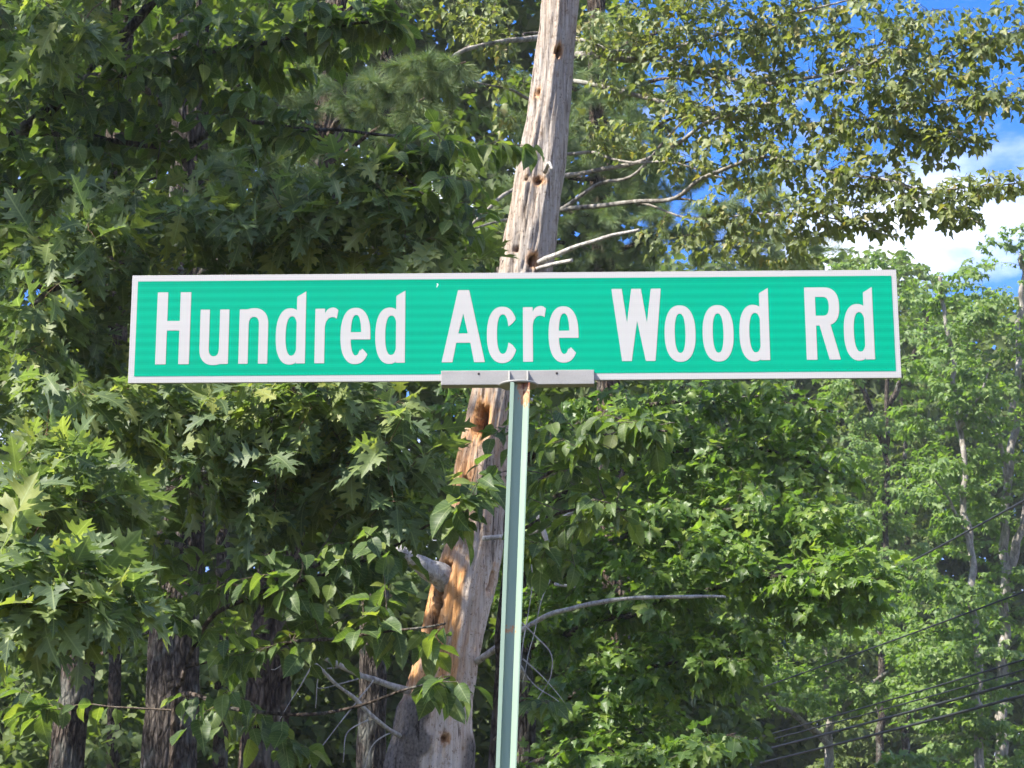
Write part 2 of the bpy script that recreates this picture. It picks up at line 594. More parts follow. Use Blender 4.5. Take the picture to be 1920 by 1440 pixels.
M['hole'] = plain('screw_hole_black', (0.02, 0.013, 0.012), 0.7)
M['wire'] = plain('black_cable_sheath', (0.018, 0.021, 0.022), 0.5)
M['scratch'] = plain('bare_scratch', (0.70, 0.72, 0.66), 0.6)
M['steel'] = plain('galvanised_bolt', (0.42, 0.42, 0.40), 0.4)

# ------------------------------------------------------------------ ground
gx = np.r_[np.linspace(-600, -60, 10), np.linspace(-54, 54, 55), np.linspace(60, 600, 10)]
gy = np.r_[np.linspace(-600, -40, 10), np.linspace(-35, 90, 60), np.linspace(100, 900, 14)]
GX, GY = np.meshgrid(gx, gy)
GZ = (vnoise(GX * 0.25, GY * 0.25, 0, 3) - 0.5) * 0.25 * sstep(4, 12, np.hypot(GX, GY)) - 0.02
gv = np.stack([GX, GY, GZ], -1).reshape(-1, 3)
nxg = len(gx)
ii = (np.arange(len(gy) - 1)[:, None] * nxg + np.arange(nxg - 1)[None]).ravel()
gt = np.concatenate([np.stack([ii, ii + 1, ii + nxg + 1], -1), np.stack([ii, ii + nxg + 1, ii + nxg], -1)])
go = link('ground', mesh('ground', gv, gt, M['ground']))
go['kind'] = 'structure'
go['label'] = 'leaf litter and grass of the forest floor'

# ------------------------------------------------------------------ street sign
SC = np.array([0.00319, 4.2, 2.76505])
YAW, ROLL = -0.0155555, 0.0033137
SWd, SHt = 1.63139, 0.23772
sign = thing('street_sign', 'long green street name sign with white letters on a pale green steel post', 'sign', (-0.078, 4.235, 0))
RM = Matrix.Rotation(YAW, 4, 'Z') @ Matrix.Rotation(-ROLL, 4, 'Y')
SM = Matrix.Translation(Vector(SC)) @ RM      # sign plane: x along, z up, -y to the viewer


def sign_part(name, V, T, mat, parent=None, smooth=False, attrs=None):
    o = link(name, mesh(name, V, T, mat, attrs, smooth), parent or sign)
    if parent is None:
        o.matrix_local = Matrix.Translation(-Vector(sign.location)) @ SM
    return o


panel = sign_part('sign_panel', *bev_box(-SWd / 2, SWd / 2, 0.0004, 0.0062, -SHt / 2, SHt / 2, 0.0006), M['edge'])
panel['label'] = 'long flat green name panel with white border'


def flat(polys_ops, y):
    """(sign, polygon) list evaluated in order; the last one that covers a spot decides"""
    vs, fs = [], []
    for s, poly in polys_ops:
        a = len(vs)
        if sum(p[0] * q[1] - q[0] * p[1] for p, q in zip(poly, poly[1:] + poly[:1])) < 0:
            poly = poly[::-1]
        vs += [Vector(p) for p in poly]
        fs.append(list(range(a, a + len(poly))))
    ov, oe, of, _, _, src = delaunay_2d_cdt(vs, [], fs, 1, 1e-6)
    T = []
    for f_, s in zip(of, src):
        if not s:
            continue
        if polys_ops[max(s)][0] > 0:
            T.append(f_ if len(f_) == 3 else f_[:3])
    V = np.array([(p.x, y, p.y) for p in ov])
    T = np.array(T)
    e1, e2 = V[T[:, 1]] - V[T[:, 0]], V[T[:, 2]] - V[T[:, 0]]
    flip = np.cross(e1, e2)[:, 1] > 0
    T[flip] = T[flip][:, ::-1]
    return V, T


def rect(x0, x1, y0, y1):
    return [(x0, y0), (x1, y0), (x1, y1), (x0, y1)]


def sup(cx, cy, rx, ry, n=2.35, k=44):
    th = np.arange(k) * 2 * math.pi / k + 0.003
    c, s = np.cos(th), np.sin(th)
    return [(cx + rx * math.copysign(abs(a) ** (2 / n), a), cy + ry * math.copysign(abs(b) ** (2 / n), b)) for a, b in zip(c, s)]


e_ = 0.0023
sign_part('white_face', *flat([(1, rect(-SWd / 2 + 0.0006, SWd / 2 - 0.0006, -SHt / 2 + 0.0006, SHt / 2 - 0.0006))], 0.0), M['white'], panel)
sign_part('green_field', *flat([(1, rect(-0.8030, 0.8044, -0.1041, 0.1052))], -0.0005), M['green'], panel)
XH = 0.755
gU = [(1, sup(0.1925, 0.215, 0.1925, 0.230)), (-1, rect(-0.05, 0.45, 0.215, 1.0)), (1, rect(0, 0.125, 0.214, XH)),
      (-1, rect(0.125, 0.27, 0.20, 1.0)), (-1, sup(0.193, 0.215, 0.068, 0.108)), (1, rect(0.262, 0.387, 0, XH))]
gN = [(s, [(0.387 - x, XH - y) for x, y in p]) for s, p in gU]
GL = {
    'H': [(1, rect(0, 0.142, 0, 1)), (1, rect(0.31, 0.452, 0, 1)), (1, rect(0.141, 0.311, 0.467, 0.600))],
    'u': gU, 'n': gN,
    'd': [(1, sup(0.19, 0.375, 0.19, 0.39)), (-1, rect(0.345, 0.6, -0.1, 1.1)), (-1, sup(0.213, 0.38, 0.080, 0.272)),
          (-1, [(0.262, 0.0), (0.275, -0.05), (0.4, -0.05), (0.4, 0.02), (0.275, 0.02)]),
          (1, [(0.276, 0), (0.398, 0), (0.398, 1.0), (0.276, 0.925)])],
    'r': [(1, rect(0, 0.13, 0, XH)),
          (1, [(0.129, 0.50), (0.145, 0.575), (0.18, 0.622), (0.225, 0.638), (0.26, 0.632), (0.288, 0.613), (0.308, 0.735),
               (0.275, 0.763), (0.235, 0.772), (0.19, 0.762), (0.155, 0.735), (0.129, 0.690)])],
    'e': [(1, sup(0.2, 0.375, 0.2, 0.39)), (-1, sup(0.207, 0.385, 0.070, 0.280)), (1, [(0.10, 0.325), (0.3985, 0.325), (0.3985, 0.426), (0.10, 0.426)]),
          (-1, [(0.2605, 0.3248), (0.45, 0.3248), (0.45, 0.1), (0.367, 0.117), (0.296, 0.198), (0.262, 0.165)])],
    'c': [(1, sup(0.205, 0.375, 0.205, 0.39)), (-1, sup(0.212, 0.385, 0.078, 0.272)),
          (-1, [(0.24, 0.45), (0.345, 0.535), (0.405, 0.615), (0.5, 0.62), (0.5, 0.13), (0.405, 0.145), (0.341, 0.235), (0.24, 0.30)])],
    'A': [(1, [(0, 0), (0.576, 0), (0.366, 1), (0.216, 1)]), (-1, [(0.142, -0.01), (0.195, 0.269), (0.382, 0.269), (0.434, -0.01)]),
          (-1, [(0.221, 0.398), (0.348, 0.398), (0.287, 0.675)])],
    'W': [(1, [(0, 1), (0.14, 1), (0.203, 0.53), (0.267, 1), (0.396, 1), (0.468, 0.53), (0.529, 1), (0.662, 1), (0.573, 0), (0.444, 0), (0.337, 0.555), (0.258, 0), (0.129, 0)])],
    'o': [(1, sup(0.206, 0.375, 0.206, 0.39)), (-1, sup(0.206, 0.378, 0.071, 0.270))],
    'R': [(1, rect(0, 0.26, 0.47, 1)), (1, sup(0.245, 0.735, 0.213, 0.265, 2.6)), (-1, rect(0.14, 0.24, 0.607, 0.867)), (-1, sup(0.235, 0.737, 0.085, 0.130, 2.6)),
          (1, rect(0, 0.142, 0, 1)), (1, [(0.185, 0.48), (0.330, 0.50), (0.452, 0), (0.305, 0)])],
}
CAP = 0.159
letters = [('H', -0.7595), ('u', -0.6664), ('n', -0.5829), ('d', -0.5049), ('r', -0.4215), ('e', -0.3673), ('d', -0.2933),
           ('A', -0.1523), ('c', -0.0564), ('r', 0.0202), ('e', 0.0743), ('W', 0.2085), ('o', 0.3199), ('o', 0.4003), ('d', 0.4780), ('R', 0.6180), ('d', 0.6985)]
for ch, u in letters:
    ops = [(s, [(u + x * CAP, -0.0786 + y * CAP) for x, y in p]) for s, p in GL[ch]]
    sign_part('letter', *flat(ops, -0.0010), M['white'], panel)
sc_ = [(1, [(-0.164 + a, 0.0865 + b) for a, b in q]) for q in (
    [(0, 0), (0.0016, 0.0002), (0.0022, 0.003), (0.0040, 0.0052), (0.0036, 0.0085), (0.0012, 0.0092), (-0.0004, 0.0075), (0.0012, 0.0074), (0.0026, 0.006), (0.0008, 0.004)],)]
sign_part('scratch', *flat(sc_, -0.0009), M['scratch'], panel)
sign_part('scratch', *flat([(1, rect(0.2445, 0.2452, -0.1035, 0.1045))], -0.0007), M['green'], panel)

# bracket: slotted casting that grips the lower edge of the panel, with a round flange over the post
bu0, bu1, bz0, bz1 = -0.1528, 0.1697, -0.1308, -0.0995
parts = [bev_box(bu0, bu1, -0.0125, 0.0165, bz0, bz1, 0.0012)]
br = sign_part('bracket', *parts[0], M['alu'])
br['label'] = 'grey cast bracket gripping the lower edge of the panel'
cu = 0.0100
k = 48
th = np.linspace(0, 2 * math.pi, k, endpoint=False)


def disc(r0, r1, z0, z1, cx, cy):
    """round flange, outer radius r0 at the top and r1 at the bottom"""
    V = np.vstack([np.stack([cx + r * np.cos(th), cy + r * np.sin(th), np.full(k, z)], 1) for r, z in ((r0 - 0.002, z1), (r0, z1 - 0.0015), (r0, z0 + 0.002), (r1, z0))])
    T = []
    for a in range(3):
        for q in range(k):
            w, x, y, z = a * k + q, a * k + (q + 1) % k, (a + 1) * k + (q + 1) % k, (a + 1) * k + q
            T += [(w, y, x), (w, z, y)]
    V = np.vstack([V, (cx, cy, z1), (cx, cy, z0)])
    for q in range(k):
        T += [(4 * k, q, (q + 1) % k), (4 * k + 1, 3 * k + (q + 1) % k, 3 * k + q)]
    return V, np.array(T)


fl = sign_part('flange', *disc(0.0415, 0.0400, -0.1355, -0.1303, cu, -0.0150), M['alu'], br)
for gu in (-0.0095, 0.0290):
    V = np.array([(gu + dx, y, z) for dx in (-0.0016, 0.0016) for y, z in ((-0.0128, -0.1285), (-0.0128, -0.1010), (-0.043, -0.1285))])
    T = np.array([(0, 2, 1), (3, 4, 5), (0, 1, 4), (0, 4, 3), (1, 2, 5), (1, 5, 4), (0, 3, 5), (0, 5, 2)])
    sign_part('gusset', V, T, M['alu'], br)
for hu in (-0.0733, 0.0909):
    P = np.array([(hu, -0.0131, -0.107), (hu, -0.0120, -0.107)])
    sign_part('screw_hole', *tube(P, [0.0026, 0.0026], 14), M['hole'], br)  # near-black disc stands in for the shade inside each screw hole

# post: pressed steel channel with a lip, leaning slightly
prof = np.array([(0, 0), (0.0082, 0.0), (0.0088, 0.0110), (0.0270, 0.0118), (0.0388, 0.0022), (0.0412, 0.0022)])
tn = 0.0026


def offset(pr, d):
    out = []
    for i in range(len(pr)):
        a = nrm(pr[i] - pr[i - 1]) if i > 0 else nrm(pr[1] - pr[0])
        b = nrm(pr[i + 1] - pr[i]) if i < len(pr) - 1 else a
        na, nb = np.array([-a[1], a[0]]), np.array([-b[1], b[0]])
        n = nrm(na + nb)
        out.append(pr[i] + n * d / max(0.45, n @ na))
    return np.array(out)


ring = np.vstack([prof, offset(prof, tn)[::-1]])
nr = len(ring)
zt = SC[2] - 0.1352
zs = np.r_[np.linspace(0.0, zt - 0.12, 260), np.linspace(zt - 0.118, zt, 60)]
PV, PR = [], []
for z in zs:
    f_ = (SC[2] - z)
    lean = -0.0092 + 0.003 + (-0.0365) * (f_ - 0.119)
    wsc = 1.0 + 0.0 * f_
    for q, (x, y) in enumerate(ring):
        PV.append((SC[0] + lean + x * wsc, 4.2 - 0.0535 + y, z))
        top = zt - z
        rz = 0.0
        if x > 0.020 and top < 0.075:
            edge = 0.058 if x > 0.026 else 0.030
            rz = (1.05 - 0.85 * top / edge) if top < edge * 1.1 else 0.0
        PR.append(max(rz, 0))
PV = np.array(PV)
PR = np.array(PR)
m_ = len(zs)
T = []
for a in range(m_ - 1):
    for q in range(nr):
        w, x, y, z = a * nr + q, a * nr + (q + 1) % nr, (a + 1) * nr + (q + 1) % nr, (a + 1) * nr + q
        T += [(w, x, y), (w, y, z)]
chip = np.exp(-((PV[:, 2] - at(957, 1185, 4.2)[2]) / 0.010) ** 2) * np.array([0.85 if q % nr in (2, 3) else 0.0 for q in range(len(PV))])
PR = np.maximum(PR, chip * 0.62)
post = link('post', mesh('post', PV - np.array(sign.location), T, M['post'], {'rust': PR}, False), sign)
post['label'] = 'pale green steel channel post, rusted at its top'
bz = zt - 0.030
for bx_ in (0.0355,):
    P = np.array([(SC[0] - 0.006 + 0.0415, 4.2 - 0.040, zt - 0.035), (SC[0] - 0.006 + 0.0465, 4.2 - 0.040, zt - 0.035)]) - np.array(sign.location)
    link('bolt', mesh('bolt', *tube(P, [0.0045, 0.0040], 8), M['steel'], None, False), post)
# ------------------------------------------------------------------ leaf shapes
def leaf_shape(half, fold, curl, wave, pet=0.0, ph=0.0, twist=0.0, nm=6):
    out = [(x, y) for x, y in half]
    left = [(-x * 0.96, y * 0.985 + 0.005) for x, y in reversed(half) if x > 1e-6]
    poly = out + left
    y1 = max(y for _, y in half)
    mids = [(0.0, y1 * (i + 1) / (nm + 1)) for i in range(nm)]
    vs = [Vector(p) for p in poly] + [Vector(p) for p in mids]
    n = len(poly)
    edges = [(n + i, n + i + 1) for i in range(nm - 1)]
    ov, oe, of, *_ = delaunay_2d_cdt(vs, edges, [list(range(n))], 1, 1e-6)
    P = np.array([(p.x, p.y) for p in ov])
    T = np.array([f_ for f_ in of if len(f_) == 3])
    lc = np.stack([P[:, 0], P[:, 1], np.zeros(len(P))], 1)
    V = np.stack([P[:, 0], P[:, 1], np.zeros(len(P))], 1)
    if pet:
        a = len(V)
        V = np.vstack([V, [(-0.010, -pet, 0.0), (0.010, -pet, 0.0), (0.013, 0.01, 0), (-0.013, 0.01, 0)]])
        lc = np.vstack([lc, [(0, 0, 0)] * 4])
        T = np.vstack([T, [(a, a + 1, a + 2), (a, a + 2, a + 3)]])
    x, y = V[:, 0].copy(), V[:, 1].copy()
    yy = np.clip(y, 0, 2)
    z = fold * np.abs(x) - curl * yy ** 2 + wave * np.sin(9 * y + ph) * np.abs(x) * 1.6 + twist * x * (yy - 0.4)
    z -= 0.35 * fold * x * x
    V[:, 2] = z
    V[:, 1] = np.where(y > 0, y * (1 - 0.25 * curl * curl * yy), y)
    # triangles face +z
    e1, e2 = V[T[:, 1]] - V[T[:, 0]], V[T[:, 2]] - V[T[:, 0]]
    fl_ = np.cross(e1, e2)[:, 2] < 0
    T[fl_] = T[fl_][:, ::-1]
    return V, T, lc


OAK = [(0.0, 0.0), (0.018, 0.02), (0.07, 0.10), (0.20, 0.16), (0.17, 0.205), (0.265, 0.275), (0.15, 0.275), (0.10, 0.30), (0.12, 0.355), (0.26, 0.385), (0.43, 0.49),
       (0.31, 0.485), (0.375, 0.59), (0.23, 0.535), (0.12, 0.545), (0.11, 0.595), (0.22, 0.65), (0.365, 0.80), (0.25, 0.76), (0.25, 0.86),
       (0.14, 0.765), (0.085, 0.78), (0.10, 0.835), (0.165, 0.93), (0.08, 0.90), (0.0, 1.04)]
OVAL = [(0.0, 0.0), (0.12, 0.035), (0.225, 0.12), (0.30, 0.26), (0.322, 0.40), (0.30, 0.55), (0.225, 0.72), (0.12, 0.86), (0.04, 0.95), (0.0, 1.03)]
MAPLE = [(0.0, 0.0), (0.11, -0.06), (0.23, -0.05), (0.37, 0.0), (0.30, 0.07), (0.30, 0.13), (0.42, 0.22), (0.45, 0.31), (0.58, 0.46), (0.43, 0.455), (0.40, 0.55), (0.28, 0.48),
         (0.155, 0.485), (0.17, 0.60), (0.27, 0.72), (0.15, 0.745), (0.10, 0.87), (0.0, 1.0)]
REDM = [(0.0, 0.0), (0.16, -0.01), (0.28, 0.07), (0.36, 0.22), (0.47, 0.43), (0.30, 0.46), (0.20, 0.53), (0.20, 0.70), (0.11, 0.85), (0.0, 1.0)]
MASS = [(0.0, 0.0), (0.32, 0.22), (0.30, 0.6), (0.0, 1.0)]
SIMPLE = [(0.0, 0.0), (0.22, 0.02), (0.36, 0.20), (0.50, 0.46), (0.24, 0.47), (0.20, 0.72), (0.0, 1.0)]


def variants(half, pet, n, fold=(0.1, 0.5), curl=(0.0, 0.35), wave=(0.0, 0.12), tw=0.4, nm=6):
    r = np.random.default_rng(5)
    return [leaf_shape(half, r.uniform(*fold), r.uniform(*curl), r.uniform(*wave), pet, r.uniform(0, 6), r.uniform(-tw, tw), nm) for _ in range(n)]


def fascicle(seed):
    r = np.random.default_rng(seed)
    V, T = [], []
    for q in range(6):
        d = nrm([r.normal(0, 0.42), 1.0, r.normal(0, 0.42)])
        s = nrm(np.cross(d, [r.normal(), r.normal(), r.normal()])) * 0.011
        L = r.uniform(0.75, 1.0)
        sag = np.array([0, 0, -0.10])
        a = len(V)
        V += [-s, s, d * L * 0.6 + s * 0.8, d * L * 0.6 - s * 0.8, d * L + sag]
        T += [(a, a + 1, a + 2), (a, a + 2, a + 3), (a + 3, a + 2, a + 4)]
    V = np.array(V)
    return V, np.array(T), np.tile([(0.4, 0.3, 0)], (len(V), 1)).astype(float)


SHAPES = {
    'oak': variants(OAK, 0.22, 10, (0.0, 0.55), (-0.05, 0.65), (0.0, 0.22), 0.8),
    'ovate': variants(OVAL, 0.16, 9, (0.1, 0.7), (-0.05, 0.6), (0.0, 0.16), 0.6),
    'redmaple': variants(REDM, 0.55, 6, (0.1, 0.7), (0.0, 0.5), (0, 0.1), 0.4, 4),
    'sugar': variants(MAPLE, 0.5, 8, (0.0, 0.5), (0.0, 0.6), (0, 0.18), 0.6, 4),
    'lime': variants(SIMPLE, 0.0, 5, (0.05, 0.5), (0.05, 0.5), (0, 0.1), 0.4, 2),
    'far': variants(SIMPLE, 0.0, 5, (0.05, 0.5), (0.05, 0.5), (0, 0.1), 0.4, 2),
    'mass': variants(MASS, 0.0, 4, (0.1, 0.5), (0.05, 0.4), (0, 0.05), 0.3, 1),
    'needle': [fascicle(q) for q in range(5)],
}
UP = np.array([0, 0, 1.0])
TREES = []
MULT = {'oak': 1.45, 'ovate': 1.4, 'redmaple': 2.2, 'sugar': 1.55, 'lime': 1.3}


class Tree:
    def __init__(self, name, label, base, leaf, group=None, wood='bark_grey', twig='twig', cat='tree'):
        self.root = thing(name, label, cat, base, group)
        self.base = np.array(base, float)
        self.leaf, self.wood, self.twig = leaf, wood, twig
        self.np, self.nr = [], []
        self.tw = []
        self.lp, self.la, self.ln, self.ls, self.lv = [], [], [], [], []
        TREES.append(self)

    def limb(self, pts, r0, r1, name='branch', k=9, mat=None, bark=0.0, attach=True, knots=0.0, power=1.0):
        P = np.array([at(*p) if len(p) == 3 else p[1] for p in pts], float)
        L = np.sum(np.linalg.norm(np.diff(P, axis=0), axis=1))
        n = int(np.clip(L / (0.02 if bark else 0.06), 8, 420))
        Q = smooth_path(P, n)
        s = np.linspace(0, 1, n)
        if knots:
            sd = rng.integers(1000)
            w = np.stack([vnoise(s * L * 3.0, q, 0, sd) for q in range(3)], 1) - 0.5
            Q = Q + w * knots * np.minimum(1, s * 6)[:, None]
        R = r0 + (r1 - r0) * s ** power
        disp = None
        if bark:
            k = 80
            thb = np.arange(k) * 2 * math.pi / k
            cx, cy = np.cos(thb)[None], np.sin(thb)[None]
            z = (s * L)[:, None]
            sd = int(rng.integers(1000))
            a = vnoise(cx * 7.0, cy * 7.0, z * 3.2, sd)
            b = vnoise(cx * 17.0, cy * 17.0, z * 9.0, sd + 1)
            c = vnoise(cx * 1.3, cy * 1.3, z * 1.2, sd + 2)
            ridge = 1 - np.abs(a * 2 - 1)
            disp = bark * (-(ridge ** 3) * 1.0 + (b - 0.5) * 0.9) + (c - 0.5) * R[:, None] * 0.16
        V, T = tube(Q, R, k, True, disp)
        o = link(name, mesh(name, V - self.base, T, M[mat or self.wood]), self.root)
        if attach:
            st = max(1, n // max(4, int(L / 0.12)))
            self.np += list(Q[::st])
            self.nr += list(R[::st])
        return Q

    def grow(self, pads, layout, tipr=0.0014, maxr=0.02, draw=True):
        tips = []
        for x, y, D, rx, ry, rd, n in pads:
            n = int(round(n * MULT.get(self.leaf, 1.0)))
            c = at(x, y, D)
            g = rng.normal(size=(n, 3))
            g /= np.linalg.norm(g, axis=1, keepdims=True)
            g *= rng.uniform(0, 1, (n, 1)) ** (1 / 3.0)
            tips.append(c + g * np.array([rx * D / F, rd, ry * D / F]))
        tips = np.concatenate(tips)
        N = np.array(self.np)
        R = np.array(self.nr)
        cap = len(N) + len(tips) * 5
        NN = np.zeros((cap, 3)); NN[:len(N)] = N
        RR = np.zeros(cap); RR[:len(N)] = R
        cnt = len(N)
        d0 = np.array([np.min(np.sum((N - t_) ** 2, 1)) for t_ in tips])
        for i in np.argsort(d0):
            t_ = tips[i]
            d = NN[:cnt] - t_
            d2 = np.sqrt(np.sum(d * d, 1)) + 0.35 * np.maximum(0, d[:, 2]) + np.where(RR[:cnt] < 0.002, 0.08, 0)
            j = int(np.argmin(d2))
            b = NN[j].copy()
            L = np.linalg.norm(t_ - b)
            if L < 0.05:
                continue
            m = b * 0.5 + t_ * 0.5 + UP * L * rng.uniform(0.02, 0.16) + rng.normal(size=3) * 0.05 * L
            s = np.linspace(0, 1, 6)[:, None]
            P = b * (1 - s) ** 2 + 2 * m * s * (1 - s) + t_ * s * s
            P[1:-1] += rng.normal(size=(4, 3)) * 0.012 * L
            r0 = min(RR[j] * 0.75 + 0.0004, tipr + 0.0055 * L, maxr)
            rr = r0 + (tipr - r0) * s[:, 0]
            if draw:
                self.tw.append(tube(P, rr, 4 if L < 0.7 else 6, False))
            NN[cnt:cnt + 4] = P[1:5]
            RR[cnt:cnt + 4] = rr[1:5]
            cnt += 4
            self.leaves(P, L, layout)
        self.np, self.nr = list(NN[:cnt]), list(RR[:cnt])

    def leaves(self, P, L, lay):
        kind, n0, ln, size, sd = lay['kind'], lay['n'], lay['len'], lay['size'], lay.get('sd', 0.2)
        n = max(2, int(round(n0 * rng.uniform(0.75, 1.25) * (min(1.15, 0.35 + 0.65 * L / ln) if kind != 'needle' else 1.0))))
        tdir = nrm(P[-1] - P[-3])
        side = np.cross(tdir, UP)
        if np.linalg.norm(side) < 0.15:
            side = np.array([1.0, 0, 0])
        side = nrm(side)
        up2 = np.cross(side, tdir)
        span = min(1.0, ln / L)
        if kind == 'oak':
            u = np.where(np.arange(n) < n * 0.65, rng.uniform(0.0, 0.10, n), rng.uniform(0.1, 1, n))
        else:
            u = (np.arange(n) + rng.uniform(0, 0.5, n)) / n
        s = 1 - u * span
        f_ = s * (len(P) - 1)
        i = np.clip(f_.astype(int), 0, len(P) - 2)
        pos = P[i] + (P[i + 1] - P[i]) * (f_ - i)[:, None]
        if kind in ('oak', 'needle'):
            ph = rng.uniform(0, 2 * math.pi, n)
            rad = np.cos(ph)[:, None] * side + np.sin(ph)[:, None] * up2
            ax = tdir * (0.55 if kind == 'oak' else 1.0) + rad * rng.uniform(0.6, 1.1, (n, 1))
        else:
            sg = np.where(np.arange(n) % 2 == 0, 1.0, -1.0)[:, None]
            ax = tdir * rng.uniform(0.2, 0.8, (n, 1)) + side * sg * rng.uniform(0.4, 1.0, (n, 1)) + up2 * rng.normal(0, 0.25, (n, 1))
            ax[0] = tdir
        dr = lay['droop']
        ax = ax - UP * rng.uniform(dr[0], dr[1], (n, 1)) + rng.normal(0, 0.12, (n, 3))
        ax /= np.linalg.norm(ax, axis=1, keepdims=True)
        outw = np.array([tdir[0], tdir[1], 0])
        nn = UP * 1.0 + outw * lay.get('out', 0.3) + rng.normal(0, lay.get('jit', 0.38), (n, 3))
        nn -= ax * np.sum(nn * ax, 1, keepdims=True)
        nn /= np.maximum(np.linalg.norm(nn, axis=1, keepdims=True), 1e-6)
        sz = size * np.clip(rng.normal(1, sd, n), 0.45, 1.5)
        pet = lay.get('pet', 0.2)
        self.lp.append(pos + ax * (sz * pet)[:, None])
        self.la.append(ax)
        self.ln.append(nn)
        self.ls.append(sz)

    def cloud(self, pads, size, jit=0.5, droop=0.5):
        """leaves spread straight through pads, for crowns too far off to show their twigs"""
        for x, y, D, rx, ry, rd, n in pads:
            c = at(x, y, D)
            g = rng.normal(size=(n, 3))
            g /= np.linalg.norm(g, axis=1, keepdims=True)
            g *= rng.uniform(0, 1, (n, 1)) ** (1 / 2.6)
            pos = c + g * np.array([rx * D / F, rd, ry * D / F])
            ax = rng.normal(size=(n, 3)) * np.array([1, 1, 0.35]) - UP * rng.uniform(0, droop * 2, (n, 1))
            ax /= np.linalg.norm(ax, axis=1, keepdims=True)
            nn = UP + g * 0.5 + rng.normal(0, jit, (n, 3))
            nn -= ax * np.sum(nn * ax, 1, keepdims=True)
            nn /= np.maximum(np.linalg.norm(nn, axis=1, keepdims=True), 1e-6)
            self.lp.append(pos); self.la.append(ax); self.ln.append(nn)
            self.ls.append(size * np.clip(rng.normal(1, 0.22, n), 0.5, 1.6))

    def pack(self):
        if not self.lp:
            self.N = 0
            return
        self.lp = np.concatenate(self.lp); self.la = np.concatenate(self.la)
        self.ln = np.concatenate(self.ln); self.ls = np.concatenate(self.ls)
        self.N = len(self.lp)
        self.lv = rng.integers(0, len(SHAPES[self.leaf]), self.N)
        self.rn = rng.uniform(0, 1, self.N)

    def build(self, single):
        """single: indices of the leaves that become objects of their own"""
        if self.tw:
            V, T = join(self.tw)
            o = link('twigs', mesh('twigs', V - self.base, T, M[self.twig]), self.root)
            o['kind'] = 'stuff'
        if not self.N:
            return
        X = np.cross(self.la, self.ln)
        Rm = np.stack([X, self.la, self.ln], -1)
        keep = np.ones(self.N, bool)
        keep[single] = False
        Vs, Ts, Ls, Rs, n = [], [], [], [], 0
        for v, (sv, st, lc) in enumerate(SHAPES[self.leaf]):
            idx = np.nonzero(keep & (self.lv == v))[0]
            if not len(idx):
                continue
            P = np.einsum('nij,vj->nvi', Rm[idx], sv) * self.ls[idx][:, None, None] + self.lp[idx][:, None] - self.base
            m = len(sv)
            Vs.append(P.reshape(-1, 3))
            Ts.append((st[None] + (np.arange(len(idx)) * m)[:, None, None] + n).reshape(-1, 3))
            Ls.append(np.tile(lc, (len(idx), 1)))
            Rs.append(np.repeat(self.rn[idx], m))
            n += len(idx) * m
        if Vs:
            o = link('foliage', mesh('foliage', np.concatenate(Vs), np.concatenate(Ts), M[self.leaf],
                                     {'rnd': np.concatenate(Rs), 'lc': np.concatenate(Ls)}), self.root)
            o['kind'] = 'stuff'
        for i in single:
            mtx = Matrix([[*(Rm[i][r] * self.ls[i]), self.lp[i][r] - self.base[r]] for r in range(3)] + [[0, 0, 0, 1]])
            o = link('leaf', leaf_mesh(self.leaf, int(self.lv[i])), self.root)
            o.matrix_local = mtx


LM = {}


def leaf_mesh(kind, v):
    if (kind, v) not in LM:
        sv, st, lc = SHAPES[kind][v]
        LM[kind, v] = mesh(kind + '_leaf', sv, st, M[kind], {'rnd': np.zeros(len(sv)), 'lc': lc})
    return LM[kind, v]


def gnd(x, y, D):
    p = at(x, y, D)
    return ('w', np.array([p[0], p[1], -0.15]))


def base_of(g):
    return (g[1][0], g[1][1], 0.0)


def tiers(x0, x1, y0, y1, D0, D1, n, rx, ry, rd, tw):
    return [(rng.uniform(x0, x1), rng.uniform(y0, y1), rng.uniform(D0, D1), rx * rng.uniform(0.6, 1.3), ry * rng.uniform(0.6, 1.3), rd, tw) for _ in range(n)]


LAY_OAK = dict(kind='oak', n=11, len=0.32, size=0.132, sd=0.22, droop=(0.0, 0.75), out=0.55, jit=0.42, pet=0.2)
LAY_OVAL = dict(kind='ovate', n=9, len=0.42, size=0.092, sd=0.22, droop=(0.1, 1.1), out=0.35, jit=0.35, pet=0.14)
LAY_RED = dict(kind='maple', n=9, len=0.40, size=0.054, sd=0.22, droop=(0.2, 1.3), out=0.2, jit=0.5, pet=0.5)
LAY_SUG = dict(kind='maple', n=13, len=0.45, size=0.086, sd=0.22, droop=(0.1, 1.0), out=0.45, jit=0.33, pet=0.45)
LAY_LIME = dict(kind='maple', n=15, len=0.6, size=0.105, sd=0.22, droop=(0.1, 0.9), out=0.4, jit=0.35, pet=0.3)
LAY_PINE = dict(kind='needle', n=42, len=0.30, size=0.095, sd=0.12, droop=(-0.1, 0.25), out=0.0, jit=0.5, pet=0.0)

# ------------------------------------------------------------------ dead snag
SD = 11.0
ys = np.array([-120, 0, 60, 130, 200, 290, 400, 510, 640, 760, 900, 1000, 1050, 1100, 1200, 1300, 1440, 1700], float)
cxs = np.array([1064, 1049, 1046, 1039, 1031, 1018, 999, 984, 952, 925, 898, 889, 880, 865, 845, 823, 798, 762], float)
hws = np.array([32, 36, 37, 37, 41, 43, 46, 47, 45, 44, 48, 49, 52, 57, 58, 62, 71, 82], float)
sb = at(760, 1720, SD)
snag = thing('dead_tree', 'weathered bare dead trunk with woodpecker holes leaning behind the sign', 'dead tree', (sb[0] - 0.12, sb[1], 0))
n = 520
yy = np.linspace(-120, 1700, n)
cxx, hww = np.interp(yy, ys, cxs), np.interp(yy, ys, hws)
kk = np.ones(15) / 15
pad_ = lambda a: np.convolve(np.r_[np.full(7, a[0]), a, np.full(7, a[-1])], kk, 'valid')
